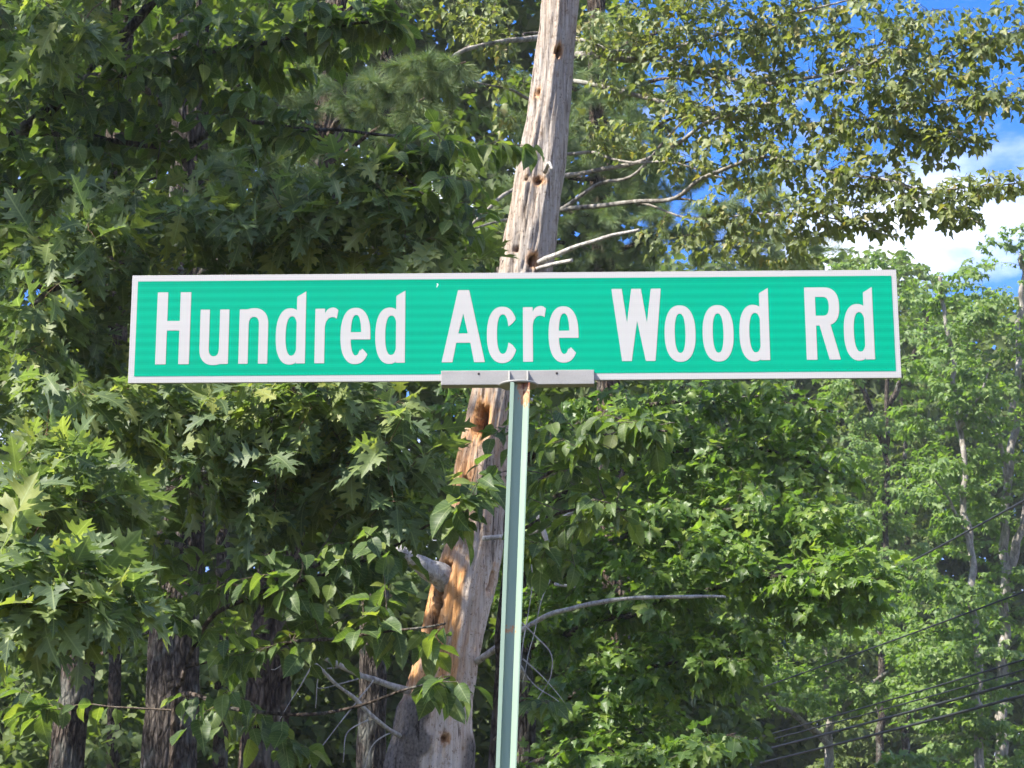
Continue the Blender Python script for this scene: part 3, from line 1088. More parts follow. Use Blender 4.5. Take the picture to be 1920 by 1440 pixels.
cxx, hww = pad_(cxx), pad_(hww)
Ps = np.array([at(a, b, SD) for a, b in zip(cxx, yy)])
Rs_ = hww * SD / F
low = np.array([sb[0] - 0.10, sb[1], -0.2])
ext = Ps[-1][None] * (1 - np.linspace(0, 1, 40)[1:, None]) + low[None] * np.linspace(0, 1, 40)[1:, None]
yy = np.r_[yy, np.linspace(1705, 2100, 39)]
Ps = np.vstack([Ps, ext])
Rs_ = np.r_[Rs_, np.linspace(Rs_[-1], Rs_[-1] * 1.35, 39)]
Ps, Rs_, yy = Ps[::-1], Rs_[::-1], yy[::-1]
k = 96
thv = np.arange(k) * 2 * math.pi / k
# the tube's frame starts from +y; compute facing from the direction itself
tan_, N_, B_ = frames(Ps)
dirs = np.cos(thv)[None, :, None] * N_[:, None] + np.sin(thv)[None, :, None] * B_[:, None]
sx_ = dirs[..., 0]
front = -dirs[..., 1]
zz = Ps[:, 2][:, None] * np.ones(k)[None]
YY = yy[:, None] * np.ones(k)[None]
dn = (vnoise(dirs[..., 0] * 2.2, dirs[..., 1] * 2.2, zz * 1.8, 4) - 0.5) * 0.050
dn += (vnoise(dirs[..., 0] * 9, dirs[..., 1] * 9, zz * 1.6, 5) - 0.5) * 0.026
dn += (vnoise(dirs[..., 0] * 24, dirs[..., 1] * 24, zz * 1.8, 6) - 0.5) * 0.008
g1 = np.abs(vnoise(dirs[..., 0] * 12, dirs[..., 1] * 12, zz * 0.7, 8) * 2 - 1)
dn -= 0.012 * sstep(0.10, 0.0, g1)
dn += (vnoise(dirs[..., 0] * 16, dirs[..., 1] * 16, zz * 11, 61) - 0.5) * 0.014 * (0.4 + 0.6 * sstep(700, 1000, YY))
rot = np.zeros_like(dn)
hol = np.zeros_like(dn)
barkm = np.zeros_like(dn)


def hole(px, py, wx, wy, depth, rotr=1.9, rs=0.75):
    global dn, rot, hol
    c = np.interp(py, ys, cxs)
    h = np.interp(py, ys, hws)
    s0 = (px - c) / h
    d = np.sqrt(((sx_ - s0) * h / wx) ** 2 + ((YY - py) / wy) ** 2)
    d = d * (0.50 + 0.55 * vnoise(sx_ * 7, YY * 0.05, 0, int(px)) + 0.45 * vnoise(sx_ * 22, YY * 0.12, 0, int(px) + 9))
    f_ = (front > -0.1)
    dn = dn - depth * sstep(1.0, 0.55, d) * f_
    hol = np.maximum(hol, sstep(0.95, 0.5, d) * f_)
    rot = np.maximum(rot, rs * sstep(rotr, 0.9, d) * f_)


hole(1047, 110, 8, 12, 0.07)
hole(1000, 497, 9, 14, 0.07, 1.7)
hole(903, 800, 17, 30, 0.10, 2.0, 1.0)
hole(868, 930, 12, 40, 0.05, 2.0, 0.8)
hole(826, 1100, 13, 42, 0.12, 2.3, 1.0)
hole(815, 1180, 9, 60, 0.05, 2.2, 0.9)
hole(918, 1085, 5, 22, 0.05, 1.6, 0.6)
hole(1005, 185, 4, 9, 0.02)
hole(1010, 352, 10, 6, 0.03, 2.0)
hole(985, 352, 5, 6, 0.025, 1.3, 0.2)
hole(965, 480, 5, 6, 0.02, 1.2, 0.2)
hole(838, 1383, 7, 8, 0.03, 2.2)
hole(845, 1300, 5, 6, 0.02, 1.5)
f_ = front > -0.3
wob = vnoise(sx_ * 5, YY * 0.02, 0, 31)
rot = np.maximum(rot, 1.0 * sstep(0.42, -0.2, sx_ + (wob - 0.5) * 1.6) * sstep(1020, 1090, YY) * sstep(1345, 1290, YY) * f_)
rot = np.maximum(rot, 0.7 * sstep(0.15, -0.5, sx_ + (wob - 0.5) * 1.4) * sstep(770, 850, YY) * sstep(1000, 940, YY) * f_)
rot = np.maximum(rot, 0.5 * sstep(0.62, 0.8, vnoise(sx_ * 4, YY * 0.012, 0, 77)) * sstep(600, 900, YY))
rot = np.maximum(rot, (0.04 + 0.34 * vnoise(sx_ * 5, YY * 0.010, 0, 55)) * sstep(740, 800, YY) * sstep(1450, 1380, YY) * f_)
barkm = sstep(0.06, -0.10, sx_ + (vnoise(sx_ * 6, YY * 0.03, 0, 41) - 0.5) * 0.5) * sstep(1310, 1335, YY + (wob - 0.5) * 60)
barkm = np.maximum(barkm, sstep(0.78, 0.92, sx_) * sstep(1350, 1390, YY))
pale = sstep(980, 1080, YY + (wob - 0.5) * 120) * 0.85 + 0.12 * sstep(0.45, 0.7, vnoise(sx_ * 2, YY * 0.006, 0, 91))
pale = np.clip(pale, 0, 1) * (1 - barkm)
dn += barkm * 0.022
V, T = tube(Ps, Rs_, k, True, dn)
A = lambda a: np.r_[a.ravel(), 0, 0]
link('trunk', mesh('trunk', V - np.array(snag.location), T, M['snag'], {'rot': A(rot), 'hollow': A(hol), 'bark': A(barkm), 'pale': A(pale)}), snag)


def snag_limb(pts, r0, r1, mat='deadwood', name='dead_branch', k=10, wob=0.02):
    P = np.array([at(*p) for p in pts])
    L = np.sum(np.linalg.norm(np.diff(P, axis=0), axis=1))
    nq = int(np.clip(L / 0.02, 8, 120))
    Q = smooth_path(P, nq)
    s = np.linspace(0, 1, nq)
    sd = int(rng.integers(999))
    Q = Q + (np.stack([vnoise(s * L * 7, q, 0.5, sd) for q in range(3)], 1) - 0.5) * wob * np.minimum(1, s * 5)[:, None]
    R = (r0 + (r1 - r0) * s) * (0.85 + 0.3 * vnoise(s * L * 12, 0, 0, sd + 3))
    V, T = tube(Q, R, k)
    return link(name, mesh(name, V - np.array(snag.location), T, M[mat]), snag)


snag_limb([(895, 1240, 10.9), (935, 1212, 10.7), (985, 1178, 10.6), (1065, 1142, 10.5), (1150, 1124, 10.4), (1250, 1119, 10.3), (1362, 1119, 10.2)], 0.017, 0.007)
snag_limb([(838, 1092, 10.95), (800, 1062, 10.85), (765, 1040, 10.8), (748, 1030, 10.75)], 0.066, 0.030, 'deadwood', k=18, wob=0.05)
snag_limb([(1010, 492, 10.9), (1040, 480, 10.8), (1112, 451, 10.6), (1199, 431, 10.4)], 0.016, 0.009)
snag_limb([(1005, 505, 10.9), (1035, 495, 10.8), (1072, 487, 10.7)], 0.013, 0.010)
snag_limb([(1022, 322, 10.87), (1030, 305, 10.75), (1036, 318, 10.68)], 0.012, 0.007)
snag_limb([(770, 1296, 10.9), (720, 1282, 10.7), (640, 1250, 10.5), (545, 1205, 10.2)], 0.018, 0.010)
snag_limb([(760, 1385, 10.9), (720, 1360, 10.6), (650, 1300, 10.4), (590, 1245, 10.2), (545, 1212, 10.1)], 0.014, 0.006)
snag_limb([(1008, 965, 10.6), (1025, 1010, 10.6), (1040, 1050, 10.6), (1046, 1078, 10.6)], 0.015, 0.010)
snag_limb([(905, 1010, 10.8), (990, 1000, 10.7), (1040, 978, 10.6), (1110, 950, 10.5), (1195, 963, 10.4)], 0.014, 0.006)
snag_limb([(1040, 1095, 10.6), (1060, 1098, 10.6), (1080, 1102, 10.6)], 0.009, 0.007)
for pts in ([(985, 1010, 10.5), (1000, 1075, 10.5), (985, 1180, 10.5), (975, 1270, 10.4)], [(1035, 1075, 10.5), (1015, 1130, 10.5), (1000, 1200, 10.5), (980, 1280, 10.4)],
            [(975, 1165, 10.4), (1030, 1215, 10.4), (1035, 1260, 10.4), (1025, 1290, 10.4), (995, 1330, 10.4)], [(980, 1235, 10.4), (1020, 1270, 10.4), (1058, 1318, 10.4)],
            [(975, 1245, 10.4), (1000, 1280, 10.4), (1055, 1322, 10.3)], [(700, 1275, 10.6), (660, 1330, 10.5), (590, 1420, 10.4), (570, 1470, 10.4)],
            [(640, 1250, 10.5), (600, 1262, 10.4), (592, 1330, 10.4)], [(590, 1237, 10.4), (560, 1290, 10.4), (525, 1350, 10.3)],
            [(740, 1370, 10.7), (700, 1400, 10.6), (680, 1460, 10.6)], [(680, 1270, 10.5), (610, 1290, 10.4), (595, 1288, 10.4)],
            [(690, 1350, 10.5), (650, 1372, 10.4), (640, 1430, 10.4)], [(560, 1220, 10.2), (520, 1252, 10.2), (508, 1254, 10.2)]):
    snag_limb(pts, 0.0042, 0.0018, k=6, wob=0.02, name='dead_twig')

# ------------------------------------------------------------------ oak
g0 = gnd(318, 1600, 12.2)
oak = Tree('oak_tree', 'oak with lobed pointed leaves reaching from the left around the sign', base_of(g0), 'oak', wood='bark_grey', twig='twig_red')
oak.limb([g0, (318, 1440, 12.2), (330, 1150, 12.2), (340, 1000, 12.2), (345, 700, 12.2), (352, 400, 12.2), (360, 0, 12.2), (368, -260, 12.2)], 0.185, 0.10, 'trunk', bark=0.022)
oak.limb([(340, 860, 12.2), (260, 800, 11.0), (150, 770, 9.8), (60, 800, 8.8), (20, 900, 8.0)], 0.05, 0.012, knots=0.1)
oak.limb([(342, 720, 12.2), (450, 640, 10.8), (560, 600, 9.6), (700, 560, 8.8), (800, 540, 8.6)], 0.05, 0.010, knots=0.1)
oak.limb([(342, 640, 12.2), (330, 520, 10.6), (260, 470, 9.4), (150, 500, 8.6), (60, 560, 8.2)], 0.045, 0.010, knots=0.1)
oak.limb([(345, 560, 12.2), (420, 480, 10.4), (500, 430, 9.2), (640, 400, 8.8)], 0.04, 0.010, knots=0.1)
oak.limb([(338, 960, 12.2), (420, 850, 10.6), (520, 800, 9.4), (640, 800, 8.6), (740, 830, 8.4)], 0.045, 0.010, knots=0.1)
oak.limb([(335, 1020, 12.2), (240, 1010, 10.2), (130, 1040, 8.2), (60, 1090, 6.8), (120, 1130, 6.3)], 0.042, 0.008, knots=0.08)
oak.limb([(350, 300, 12.2), (240, 150, 10.0), (120, 30, 8.2), (60, -40, 7.6)], 0.04, 0.010, knots=0.1)
oak.grow([
    (430, 455, 8.7, 330, 45, 0.5, 46), (440, 335, 8.7, 60, 50, 0.3, 9), (540, 400, 8.6, 120, 50, 0.4, 16), (650, 370, 8.6, 130, 60, 0.4, 20), (700, 430, 8.6, 140, 55, 0.4, 20),
    (180, 480, 8.4, 150, 45, 0.5, 26), (790, 490, 8.5, 120, 30, 0.3, 12), (110, 600, 8.5, 130, 100, 0.6, 34), (60, 700, 8.4, 100, 60, 0.5, 18), (260, 400, 8.9, 110, 40, 0.4, 12),
    (180, 770, 8.2, 150, 55, 0.5, 30), (330, 765, 8.2, 90, 45, 0.4, 20), (470, 790, 8.2, 110, 60, 0.5, 22), (600, 770, 8.1, 120, 50, 0.5, 22), (700, 820, 8.1, 120, 90, 0.5, 28),
    (560, 890, 8.2, 130, 80, 0.5, 24), (350, 900, 8.2, 90, 60, 0.5, 12), (720, 960, 8.2, 70, 50, 0.4, 9), (480, 960, 8.2, 70, 40, 0.4, 6),
    (120, 880, 7.4, 110, 50, 0.4, 16), (50, 950, 7.2, 110, 60, 0.4, 20), (210, 950, 7.4, 80, 50, 0.3, 9), (70, 1080, 6.2, 110, 50, 0.35, 18), (185, 1115, 6.1, 70, 45, 0.25, 12), (60, 1160, 6.1, 80, 40, 0.3, 9),
    (95, 40, 7.6, 80, 45, 0.3, 10), (480, 620, 9.4, 220, 60, 0.4, 16), (150, -120, 8.6, 320, 110, 0.8, 24)], LAY_OAK)

# ------------------------------------------------------------------ oval leaved trees
g0 = gnd(-210, 1600, 9.6)
ov1 = Tree('leafy_tree', 'tree with hanging oval leaves filling the top left corner', base_of(g0), 'ovate', wood='bark_grey')
ov1.limb([g0, (-200, 1200, 9.6), (-130, 700, 9.6), (-30, 360, 9.6), (32, 262, 9.6), (72, 216, 9.5), (132, 165, 9.5), (230, 70, 9.4), (330, -60, 9.3)], 0.085, 0.022, 'trunk', k=14, knots=0.06)
ov1.limb([(40, 250, 9.6), (140, 250, 9.4), (300, 262, 9.2), (460, 238, 9.0), (620, 240, 8.8), (760, 262, 8.7)], 0.018, 0.006, knots=0.08)
ov1.limb([(150, 150, 9.5), (330, 110, 9.0), (500, 75, 8.7), (640, 45, 8.5), (720, 30, 8.4)], 0.020, 0.006, knots=0.08)
ov1.limb([(-30, 360, 9.6), (60, 370, 9.4), (180, 350, 9.2), (300, 330, 9.0)], 0.016, 0.006, knots=0.08)
ov1.limb([(560, 240, 8.9), (680, 300, 8.6), (760, 330, 8.4), (840, 400, 8.3)], 0.012, 0.004, knots=0.06)
ov1.grow([
    (130, 170, 9.2, 190, 130, 0.7, 62), (430, 90, 8.9, 190, 90, 0.6, 60), (100, 330, 9.2, 150, 100, 0.6, 48), (320, 230, 9.2, 190, 80, 0.6, 40), (620, 50, 8.6, 120, 55, 0.4, 24),
    (500, 235, 8.8, 140, 45, 0.4, 18), (700, 30, 8.5, 90, 40, 0.3, 12), (800, 280, 8.4, 90, 45, 0.3, 15), (850, 390, 8.3, 80, 60, 0.3, 16), (960, 285, 8.3, 60, 18, 0.2, 4),
    (30, 60, 9.2, 100, 90, 0.5, 24), (300, -100, 9.0, 420, 100, 0.8, 50), (-120, 250, 9.4, 120, 260, 0.7, 50), (60, 450, 9.4, 120, 60, 0.5, 16)], LAY_OVAL)

g0 = gnd(330, 1640, 8.6)
ov2 = Tree('young_tree', 'shaded young tree with dark oval leaves below the sign, left of the dead trunk', base_of(g0), 'ovate', wood='bark_brown')
ov2.limb([g0, (330, 1440, 8.6), (345, 1260, 8.5), (400, 1150, 8.4), (470, 1118, 8.3), (545, 1100, 8.2), (610, 1050, 8.1), (660, 1010, 8.0)], 0.026, 0.006, 'trunk', knots=0.05)
ov2.limb([(350, 1250, 8.5), (450, 1230, 8.3), (570, 1210, 8.0), (700, 1180, 7.8), (830, 1160, 7.6)], 0.010, 0.004, knots=0.05)
ov2.limb([(345, 1300, 8.5), (440, 1320, 8.2), (600, 1330, 8.0), (760, 1290, 7.7), (850, 1270, 7.6)], 0.010, 0.004, knots=0.05)
ov2.limb([(560, 1090, 8.2), (700, 1040, 8.0), (810, 990, 7.9), (880, 960, 7.8)], 0.008, 0.004, knots=0.05)
ov2.grow([(x_, y_, d_, a_, b_, c_, max(3, int(n_ * 0.68))) for x_, y_, d_, a_, b_, c_, n_ in [
    (380, 1110, 8.4, 140, 80, 0.5, 26), (560, 1090, 8.1, 150, 75, 0.4, 34), (700, 1060, 8.0, 100, 80, 0.4, 22), (500, 1210, 8.1, 150, 60, 0.4, 22), (680, 1170, 7.9, 110, 60, 0.3, 16),
    (810, 1180, 7.7, 90, 40, 0.2, 7), (840, 1290, 7.7, 75, 40, 0.2, 7), (885, 930, 7.8, 60, 80, 0.25, 15), (440, 1330, 8.2, 120, 70, 0.4, 16), (560, 1400, 8.1, 90, 40, 0.3, 8),
    (40, 1310, 8.8, 70, 80, 0.3, 10), (330, 1020, 8.6, 90, 60, 0.4, 12), (640, 960, 8.2, 100, 50, 0.3, 9)]], dict(LAY_OVAL, n=8, size=0.092))

g0 = gnd(908, 1640, 10.3)
ov3 = Tree('understory_tree', 'slender tree with drooping oval leaves just right of the sign post', base_of(g0), 'ovate', wood='bark_brown')
ov3.limb([g0, (925, 1400, 10.3), (940, 1150, 10.2), (955, 960, 9.9), (990, 860, 9.5), (1030, 800, 9.0)], 0.026, 0.008, 'trunk', knots=0.04)
ov3.limb([(955, 960, 9.9), (1040, 880, 9.2), (1120, 830, 8.6), (1200, 800, 8.2), (1260, 800, 8.0)], 0.010, 0.004, knots=0.05)
ov3.limb([(950, 1000, 9.9), (1030, 970, 9.2), (1110, 950, 8.6), (1170, 960, 8.2)], 0.010, 0.004, knots=0.05)
ov3.grow([(1190, 815, 8.2, 110, 45, 0.3, 24), (1060, 850, 8.4, 80, 70, 0.3, 20), (1110, 950, 8.3, 90, 55, 0.3, 16), (1010, 770, 8.6, 50, 50, 0.3, 9),
          (1030, 1050, 8.6, 50, 60, 0.3, 5), (1030, 1320, 9.2, 50, 25, 0.2, 4), (1000, 1000, 8.6, 60, 60, 0.3, 8), (930, 870, 9.0, 60, 80, 0.3, 7)], dict(LAY_OVAL, n=8, size=0.082))

# ------------------------------------------------------------------ trunks on the left
g0 = gnd(118, 1650, 12.8)
lt1 = Tree('slender_tree', 'slender straight brown trunk in the bottom left corner', base_of(g0), 'far', wood='bark_brown')
lt1.limb([g0, (125, 1440, 12.8), (145, 1290, 12.8), (168, 1000, 12.8), (200, 700, 12.8), (215, 400, 12.8), (230, 0, 12.8), (240, -200, 12.8)], 0.125, 0.07, 'trunk', bark=0.012)
lt1.limb([(205, 650, 12.8), (120, 560, 12.6), (20, 520, 12.4)], 0.04, 0.01)
lt1.limb([(222, 300, 12.8), (330, 200, 13.2), (450, 160, 13.6)], 0.04, 0.01)
lt1.limb([(150, 1260, 12.8), (230, 1200, 12.6), (300, 1180, 12.4)], 0.02, 0.008)
for q in range(60):                      # leaf pads added out of view, placed to shade the wood below
    if q < 34:
        c_ = np.array([rng.uniform(-14.0, -5.2), rng.uniform(7.4, 19), rng.uniform(7.8, 11.0)])
    else:
        c_ = np.array([rng.uniform(-7.0, -3.4), rng.uniform(6.3, 8.4), rng.uniform(7.4, 9.5)])
    X_, Y_, _ = to_px(c_)
    w_ = 1.3 if q < 34 else 0.75
    lt1.cloud([(X_[0], Y_[0], c_[1], w_ * F / c_[1], 0.45 * F / c_[1], w_, 190 if q < 34 else 60)], 0.17, 0.4)
lt1.grow(tiers(-100, 480, -200, 560, 12.6, 14.5, 26, 90, 45, 0.6, 10), dict(LAY_SUG, size=0.11, n=11))
g0 = gnd(470, 1650, 13.5)
pine = Tree('pine_tree', 'rough barked pine left of the dead trunk with soft needle sprays', base_of(g0), 'needle', wood='bark_pine')
pine.limb([g0, (492, 1440, 13.5), (512, 1200, 13.5), (530, 1000, 13.5), (565, 700, 13.5), (592, 450, 13.5), (618, 200, 13.5), (638, 0, 13.5), (655, -220, 13.5)], 0.185, 0.088, 'trunk', bark=0.03)
pine.limb([(612, 260, 13.5), (680, 190, 12.6), (780, 160, 11.8), (880, 118, 11.2)], 0.025, 0.006, knots=0.05)
pine.limb([(610, 300, 13.5), (560, 200, 12.6), (470, 170, 12.0)], 0.022, 0.006, knots=0.05)
pine.limb([(605, 330, 13.5), (700, 240, 12.6), (800, 190, 12.0)], 0.02, 0.006, knots=0.05)
pine.limb([(600, 380, 13.5), (560, 330, 12.8), (500, 300, 12.4)], 0.02, 0.006, knots=0.05)
pine.limb([(630, 60, 13.5), (720, 0, 12.8), (820, -60, 12.4)], 0.025, 0.006, knots=0.05)
pine.grow([(790, 150, 11.4, 130, 36, 0.3, 44), (690, 180, 11.8, 100, 50, 0.4, 34), (560, 180, 12.4, 110, 50, 0.4, 24), (540, 320, 12.6, 80, 45, 0.4, 18), (800, -60, 12.4, 160, 60, 0.5, 18), (760, 230, 12.2, 80, 40, 0.4, 14)], LAY_PINE)
g0 = gnd(690, 1700, 17.0)
lt2 = Tree('grey_tree', 'thin grey trunk at the top edge left of the dead trunk', base_of(g0), 'far', wood='bark_grey')
lt2.limb([g0, (700, 1200, 17), (715, 700, 17), (722, 300, 17), (735, 60, 17), (745, -200, 17)], 0.13, 0.085, 'trunk', bark=0.014)
lt2.limb([(722, 300, 17), (660, 200, 16.5), (560, 140, 16.2)], 0.04, 0.01)
lt2.limb([(726, 220, 17), (820, 130, 16.5), (920, 60, 16.2)], 0.04, 0.01)
lt2.grow(tiers(480, 1000, -200, 480, 16, 18.5, 30, 90, 40, 0.7, 9), dict(LAY_SUG, size=0.11, n=11))
for q, (x0, x1_, D, r, lab) in enumerate([(415, 428, 21, 0.08, 'dark slim far trunk between the oak and the pine'), (215, 240, 20, 0.07, 'thin dark far trunk left of the oak')]):
    g0 = gnd(x0, 1650, D)
    ft = Tree('forest_tree', lab, base_of(g0), 'far', 'shaded trees of the wood', wood='bark_brown')
    ft.limb([g0, (x0, 1300, D), ((x0 + x1_) / 2, 700, D), (x1_, 0, D), (x1_, -200, D)], r, r * 0.65, 'trunk', bark=0.012)
    ft.limb([((x0 + x1_) / 2, 800, D), (x0 + 110, 700, D - 0.5), (x0 + 200, 660, D - 0.8)], 0.03, 0.01)
    ft.limb([((x0 + x1_) / 2, 500, D), (x0 - 120, 400, D - 0.5), (x0 - 220, 360, D - 0.8)], 0.03, 0.01)
    ft.grow(tiers(x0 - 330, x0 + 330, -150, 1450, D - 1.5, D + 1.5, 26, 110, 45, 0.8, 9), dict(LAY_SUG, size=0.115, n=11), draw=False)

# ------------------------------------------------------------------ red maple overhead on the right
g0 = gnd(780, 1640, 14.0)
red = Tree('red_maple', 'open maple whose small leaves spread over the blue sky at top right', base_of(g0), 'redmaple', wood='bark_pale', twig='bark_grey')
red.limb([g0, (805, 1440, 14), (850, 1200, 14), (893, 930, 14), (935, 720, 14), (985, 510, 14), (1015, 330, 14), (1035, 170, 14), (1050, 0, 14), (1062, -220, 14)], 0.13, 0.075, 'trunk', k=20, knots=0.03)
RL = [
    ([(1042, 110, 14), (1090, 103, 13.8), (1228, 115, 13.4), (1293, 133, 13.2), (1365, 152, 13.0), (1430, 159, 12.8), (1560, 140, 12.4), (1700, 90, 12.0)], 0.040, 0.008),
    ([(1048, 60, 14), (1081, 76, 13.8), (1159, 96, 13.5), (1260, 90, 13.2), (1380, 60, 12.8), (1500, 20, 12.4), (1640, -20, 12.0)], 0.028, 0.006),
    ([(1035, 160, 14), (1072, 152, 13.8), (1235, 188, 13.4), (1360, 215, 13.0), (1492, 236, 12.7), (1568, 233, 12.5), (1633, 240, 12.3), (1734, 245, 12.0), (1800, 260, 11.8)], 0.028, 0.006),
    ([(1012, 345, 14), (1058, 327, 13.8), (1148, 316, 13.5), (1230, 290, 13.2), (1278, 263, 13.0), (1322, 235, 12.8), (1372, 217, 12.7), (1430, 198, 12.5), (1500, 177, 12.4), (1550, 141, 12.2), (1615, 115, 12.1), (1662, 72, 12.0), (1740, 20, 11.8)], 0.028, 0.006),
    ([(1005, 405, 14), (1047, 395, 13.8), (1148, 383, 13.4), (1242, 372, 13.1), (1293, 350, 12.9), (1330, 335, 12.8), (1420, 300, 12.6), (1500, 305, 12.4), (1600, 321, 12.2), (1662, 336, 12.0), (1749, 354, 11.8), (1857, 350, 11.6), (1930, 344, 11.5)], 0.028, 0.005),
    ([(1020, 290, 14), (1098, 282, 13.6), (1148, 298, 13.4), (1271, 312, 13.0), (1350, 330, 12.8)], 0.020, 0.006),
    ([(1008, 400, 14), (1051, 393, 13.8), (1119, 347, 13.5), (1181, 325, 13.3), (1260, 240, 13.0), (1330, 180, 12.8)], 0.024, 0.006),
    ([(1200, 380, 13.3), (1300, 410, 13.0), (1420, 405, 12.6), (1500, 400, 12.4), (1590, 415, 12.2), (1680, 440, 12.0)], 0.012, 0.004),
    ([(1550, 141, 12.2), (1650, 170, 12.0), (1740, 130, 11.9), (1830, 90, 11.7), (1930, 60, 11.5)], 0.012, 0.004),
    ([(1600, 236, 12.4), (1700, 200, 12.0), (1800, 190, 11.8), (1930, 180, 11.6)], 0.012, 0.004),
    ([(1662, 336, 12.0), (1740, 380, 11.9), (1800, 400, 11.8), (1840, 420, 11.7)], 0.009, 0.003),
    ([(1046, 55, 14), (1008, 67, 13.6), (939, 78, 13.2), (878, 92, 13.0), (827, 112, 12.8), (770, 140, 12.6)], 0.036, 0.012),
    ([(1020, 200, 14), (979, 179, 13.6), (930, 165, 13.3), (888, 152, 13.2)], 0.022, 0.008),
    ([(1003, 340, 14), (957, 357, 13.7), (914, 397, 13.5), (849, 451, 13.3)], 0.024, 0.010),
    ([(985, 415, 14), (940, 420, 13.7), (890, 435, 13.4)], 0.018, 0.008),
    ([(1060, -60, 14), (1200, -90, 13.4), (1400, -60, 12.8), (1600, -90, 12.2)], 0.03, 0.008),
]
for pts, a, b in RL:
    red.limb(pts, a * 0.72, b * 0.8, k=8, knots=0.05)
red.grow([
    (1150, 60, 13.4, 90, 50, 0.4, 30), (1250, 20, 13.2, 110, 50, 0.5, 24), (1450, 20, 12.6, 120, 45, 0.5, 30), (1200, 130, 13.4, 110, 60, 0.5, 18), (1280, 60, 13.0, 120, 65, 0.5, 44), (1400, 90, 12.8, 120, 75, 0.5, 50), (1320, 230, 13.0, 120, 50, 0.5, 22), (1520, 90, 12.5, 110, 75, 0.5, 44), (1640, 60, 12.1, 110, 65, 0.5, 42),
    (1640, 160, 12.1, 130, 60, 0.5, 48), (1760, 90, 11.9, 120, 70, 0.5, 48), (1760, 190, 11.9, 120, 55, 0.5, 46), (1870, 70, 11.6, 80, 60, 0.4, 26), (1870, 180, 11.6, 60, 35, 0.4, 14),
    (1520, 220, 12.5, 110, 50, 0.5, 34), (1660, 250, 12.1, 120, 35, 0.4, 34), (1790, 265, 11.9, 80, 28, 0.4, 18), (1420, 190, 12.7, 100, 50, 0.5, 30), (1300, 170, 13.0, 90, 45, 0.5, 18),
    (1400, 290, 12.7, 110, 45, 0.5, 30), (1520, 310, 12.4, 100, 45, 0.5, 32), (1640, 335, 12.1, 90, 35, 0.4, 26), (1760, 365, 11.9, 90, 30, 0.4, 26), (1870, 345, 11.6, 60, 16, 0.3, 12),
    (1790, 400, 11.8, 60, 22, 0.3, 12), (1650, 400, 12.1, 90, 30, 0.4, 22), (1520, 400, 12.4, 110, 35, 0.5, 30), (1380, 390, 12.7, 110, 35, 0.5, 22), (1270, 300, 13.0, 80, 35, 0.4, 16),
    (1170, 260, 13.4, 70, 25, 0.4, 11), (1120, 240, 13.5, 30, 20, 0.3, 5), (1290, 440, 13.0, 110, 30, 0.4, 14), (1450, 460, 12.6, 130, 25, 0.4, 22), (900, 40, 13.2, 70, 40, 0.5, 10), (940, 110, 13.2, 50, 35, 0.3, 10),
    (880, 20, 13.2, 110, 40, 0.5, 14), (950, 230, 13.2, 30, 25, 0.2, 6), (1500, -90, 12.4, 450, 70, 0.8, 80), (1980, 150, 11.6, 60, 180, 0.5, 26)], LAY_RED)

# ------------------------------------------------------------------ pine beyond the maple
g0 = gnd(1180, 1750, 21.0)
pine2 = Tree('pine_tree', 'tall pine seen through the branches right of the dead trunk, above the sign', base_of(g0), 'needle', wood='bark_pine')
pine2.limb([g0, (1160, 1200, 21), (1140, 700, 21), (1125, 300, 21), (1118, 0, 21), (1115, -200, 21)], 0.17, 0.09, 'trunk', bark=0.03)
for yb in (60, 150, 230, 300, 370, 440, 520):
    for sg in (-1, 1):
        pine2.limb([(1125, yb + 40, 21), (1125 + sg * 120, yb, 20.5), (1125 + sg * (230 if sg > 0 else 150), yb + 10, 20.2)], 0.03, 0.006, k=6, knots=0.1)
pine2.grow([(1130, 260, 20.5, 90, 110, 0.8, 70), (1220, 320, 20.5, 120, 60, 0.8, 60), (1150, 440, 20.5, 150, 60, 0.8, 90), (1320, 440, 20.5, 120, 50, 0.8, 56), (1240, 200, 20.5, 90, 50, 0.8, 26),
            (1130, 120, 20.5, 80, 80, 0.8, 40), (1420, 380, 20.5, 90, 50, 0.8, 30), (980, 300, 20.5, 100, 200, 0.8, 80), (1480, 470, 20.5, 120, 40, 0.6, 34)], dict(LAY_PINE, n=50, size=0.13, len=0.5))

# ------------------------------------------------------------------ sugar maple, middle right
g0 = gnd(985, 1680, 15.5)
sug = Tree('sugar_maple', 'full green maple with broad pointed leaves below the sign, right of the post', base_of(g0), 'sugar', wood='bark_grey')
sug.limb([g0, (985, 1440, 15.5), (975, 1200, 15.5), (965, 950, 15.5), (950, 700, 15.5), (940, 500, 15.5)], 0.11, 0.05, 'trunk', k=16, knots=0.03)
for pts, a, b in [
    ([(975, 1220, 15.5), (1080, 1180, 14.8), (1230, 1130, 14.2), (1400, 1090, 13.8), (1560, 1080, 13.4), (1660, 1090, 13.2)], 0.032, 0.006),
    ([(972, 1150, 15.5), (1100, 1040, 15.0), (1260, 980, 14.6), (1420, 960, 14.2), (1560, 980, 13.9)], 0.03, 0.006),
    ([(968, 1000, 15.5), (1100, 900, 15.2), (1280, 850, 15.0), (1450, 850, 14.7), (1580, 900, 14.4)], 0.03, 0.006),
    ([(960, 880, 15.5), (1100, 790, 15.4), (1280, 755, 15.2), (1450, 750, 15.0), (1560, 770, 14.8)], 0.028, 0.006),
    ([(980, 1340, 15.5), (1100, 1290, 14.8), (1250, 1240, 14.2), (1400, 1220, 13.8)], 0.028, 0.006),
    ([(983, 1440, 15.5), (1090, 1400, 14.8), (1200, 1370, 14.4)], 0.024, 0.006),
    ([(985, 1500, 15.5), (1080, 1480, 14.8), (1180, 1470, 14.4)], 0.024, 0.006)]:
    sug.limb(pts, a, b, k=8, knots=0.06)
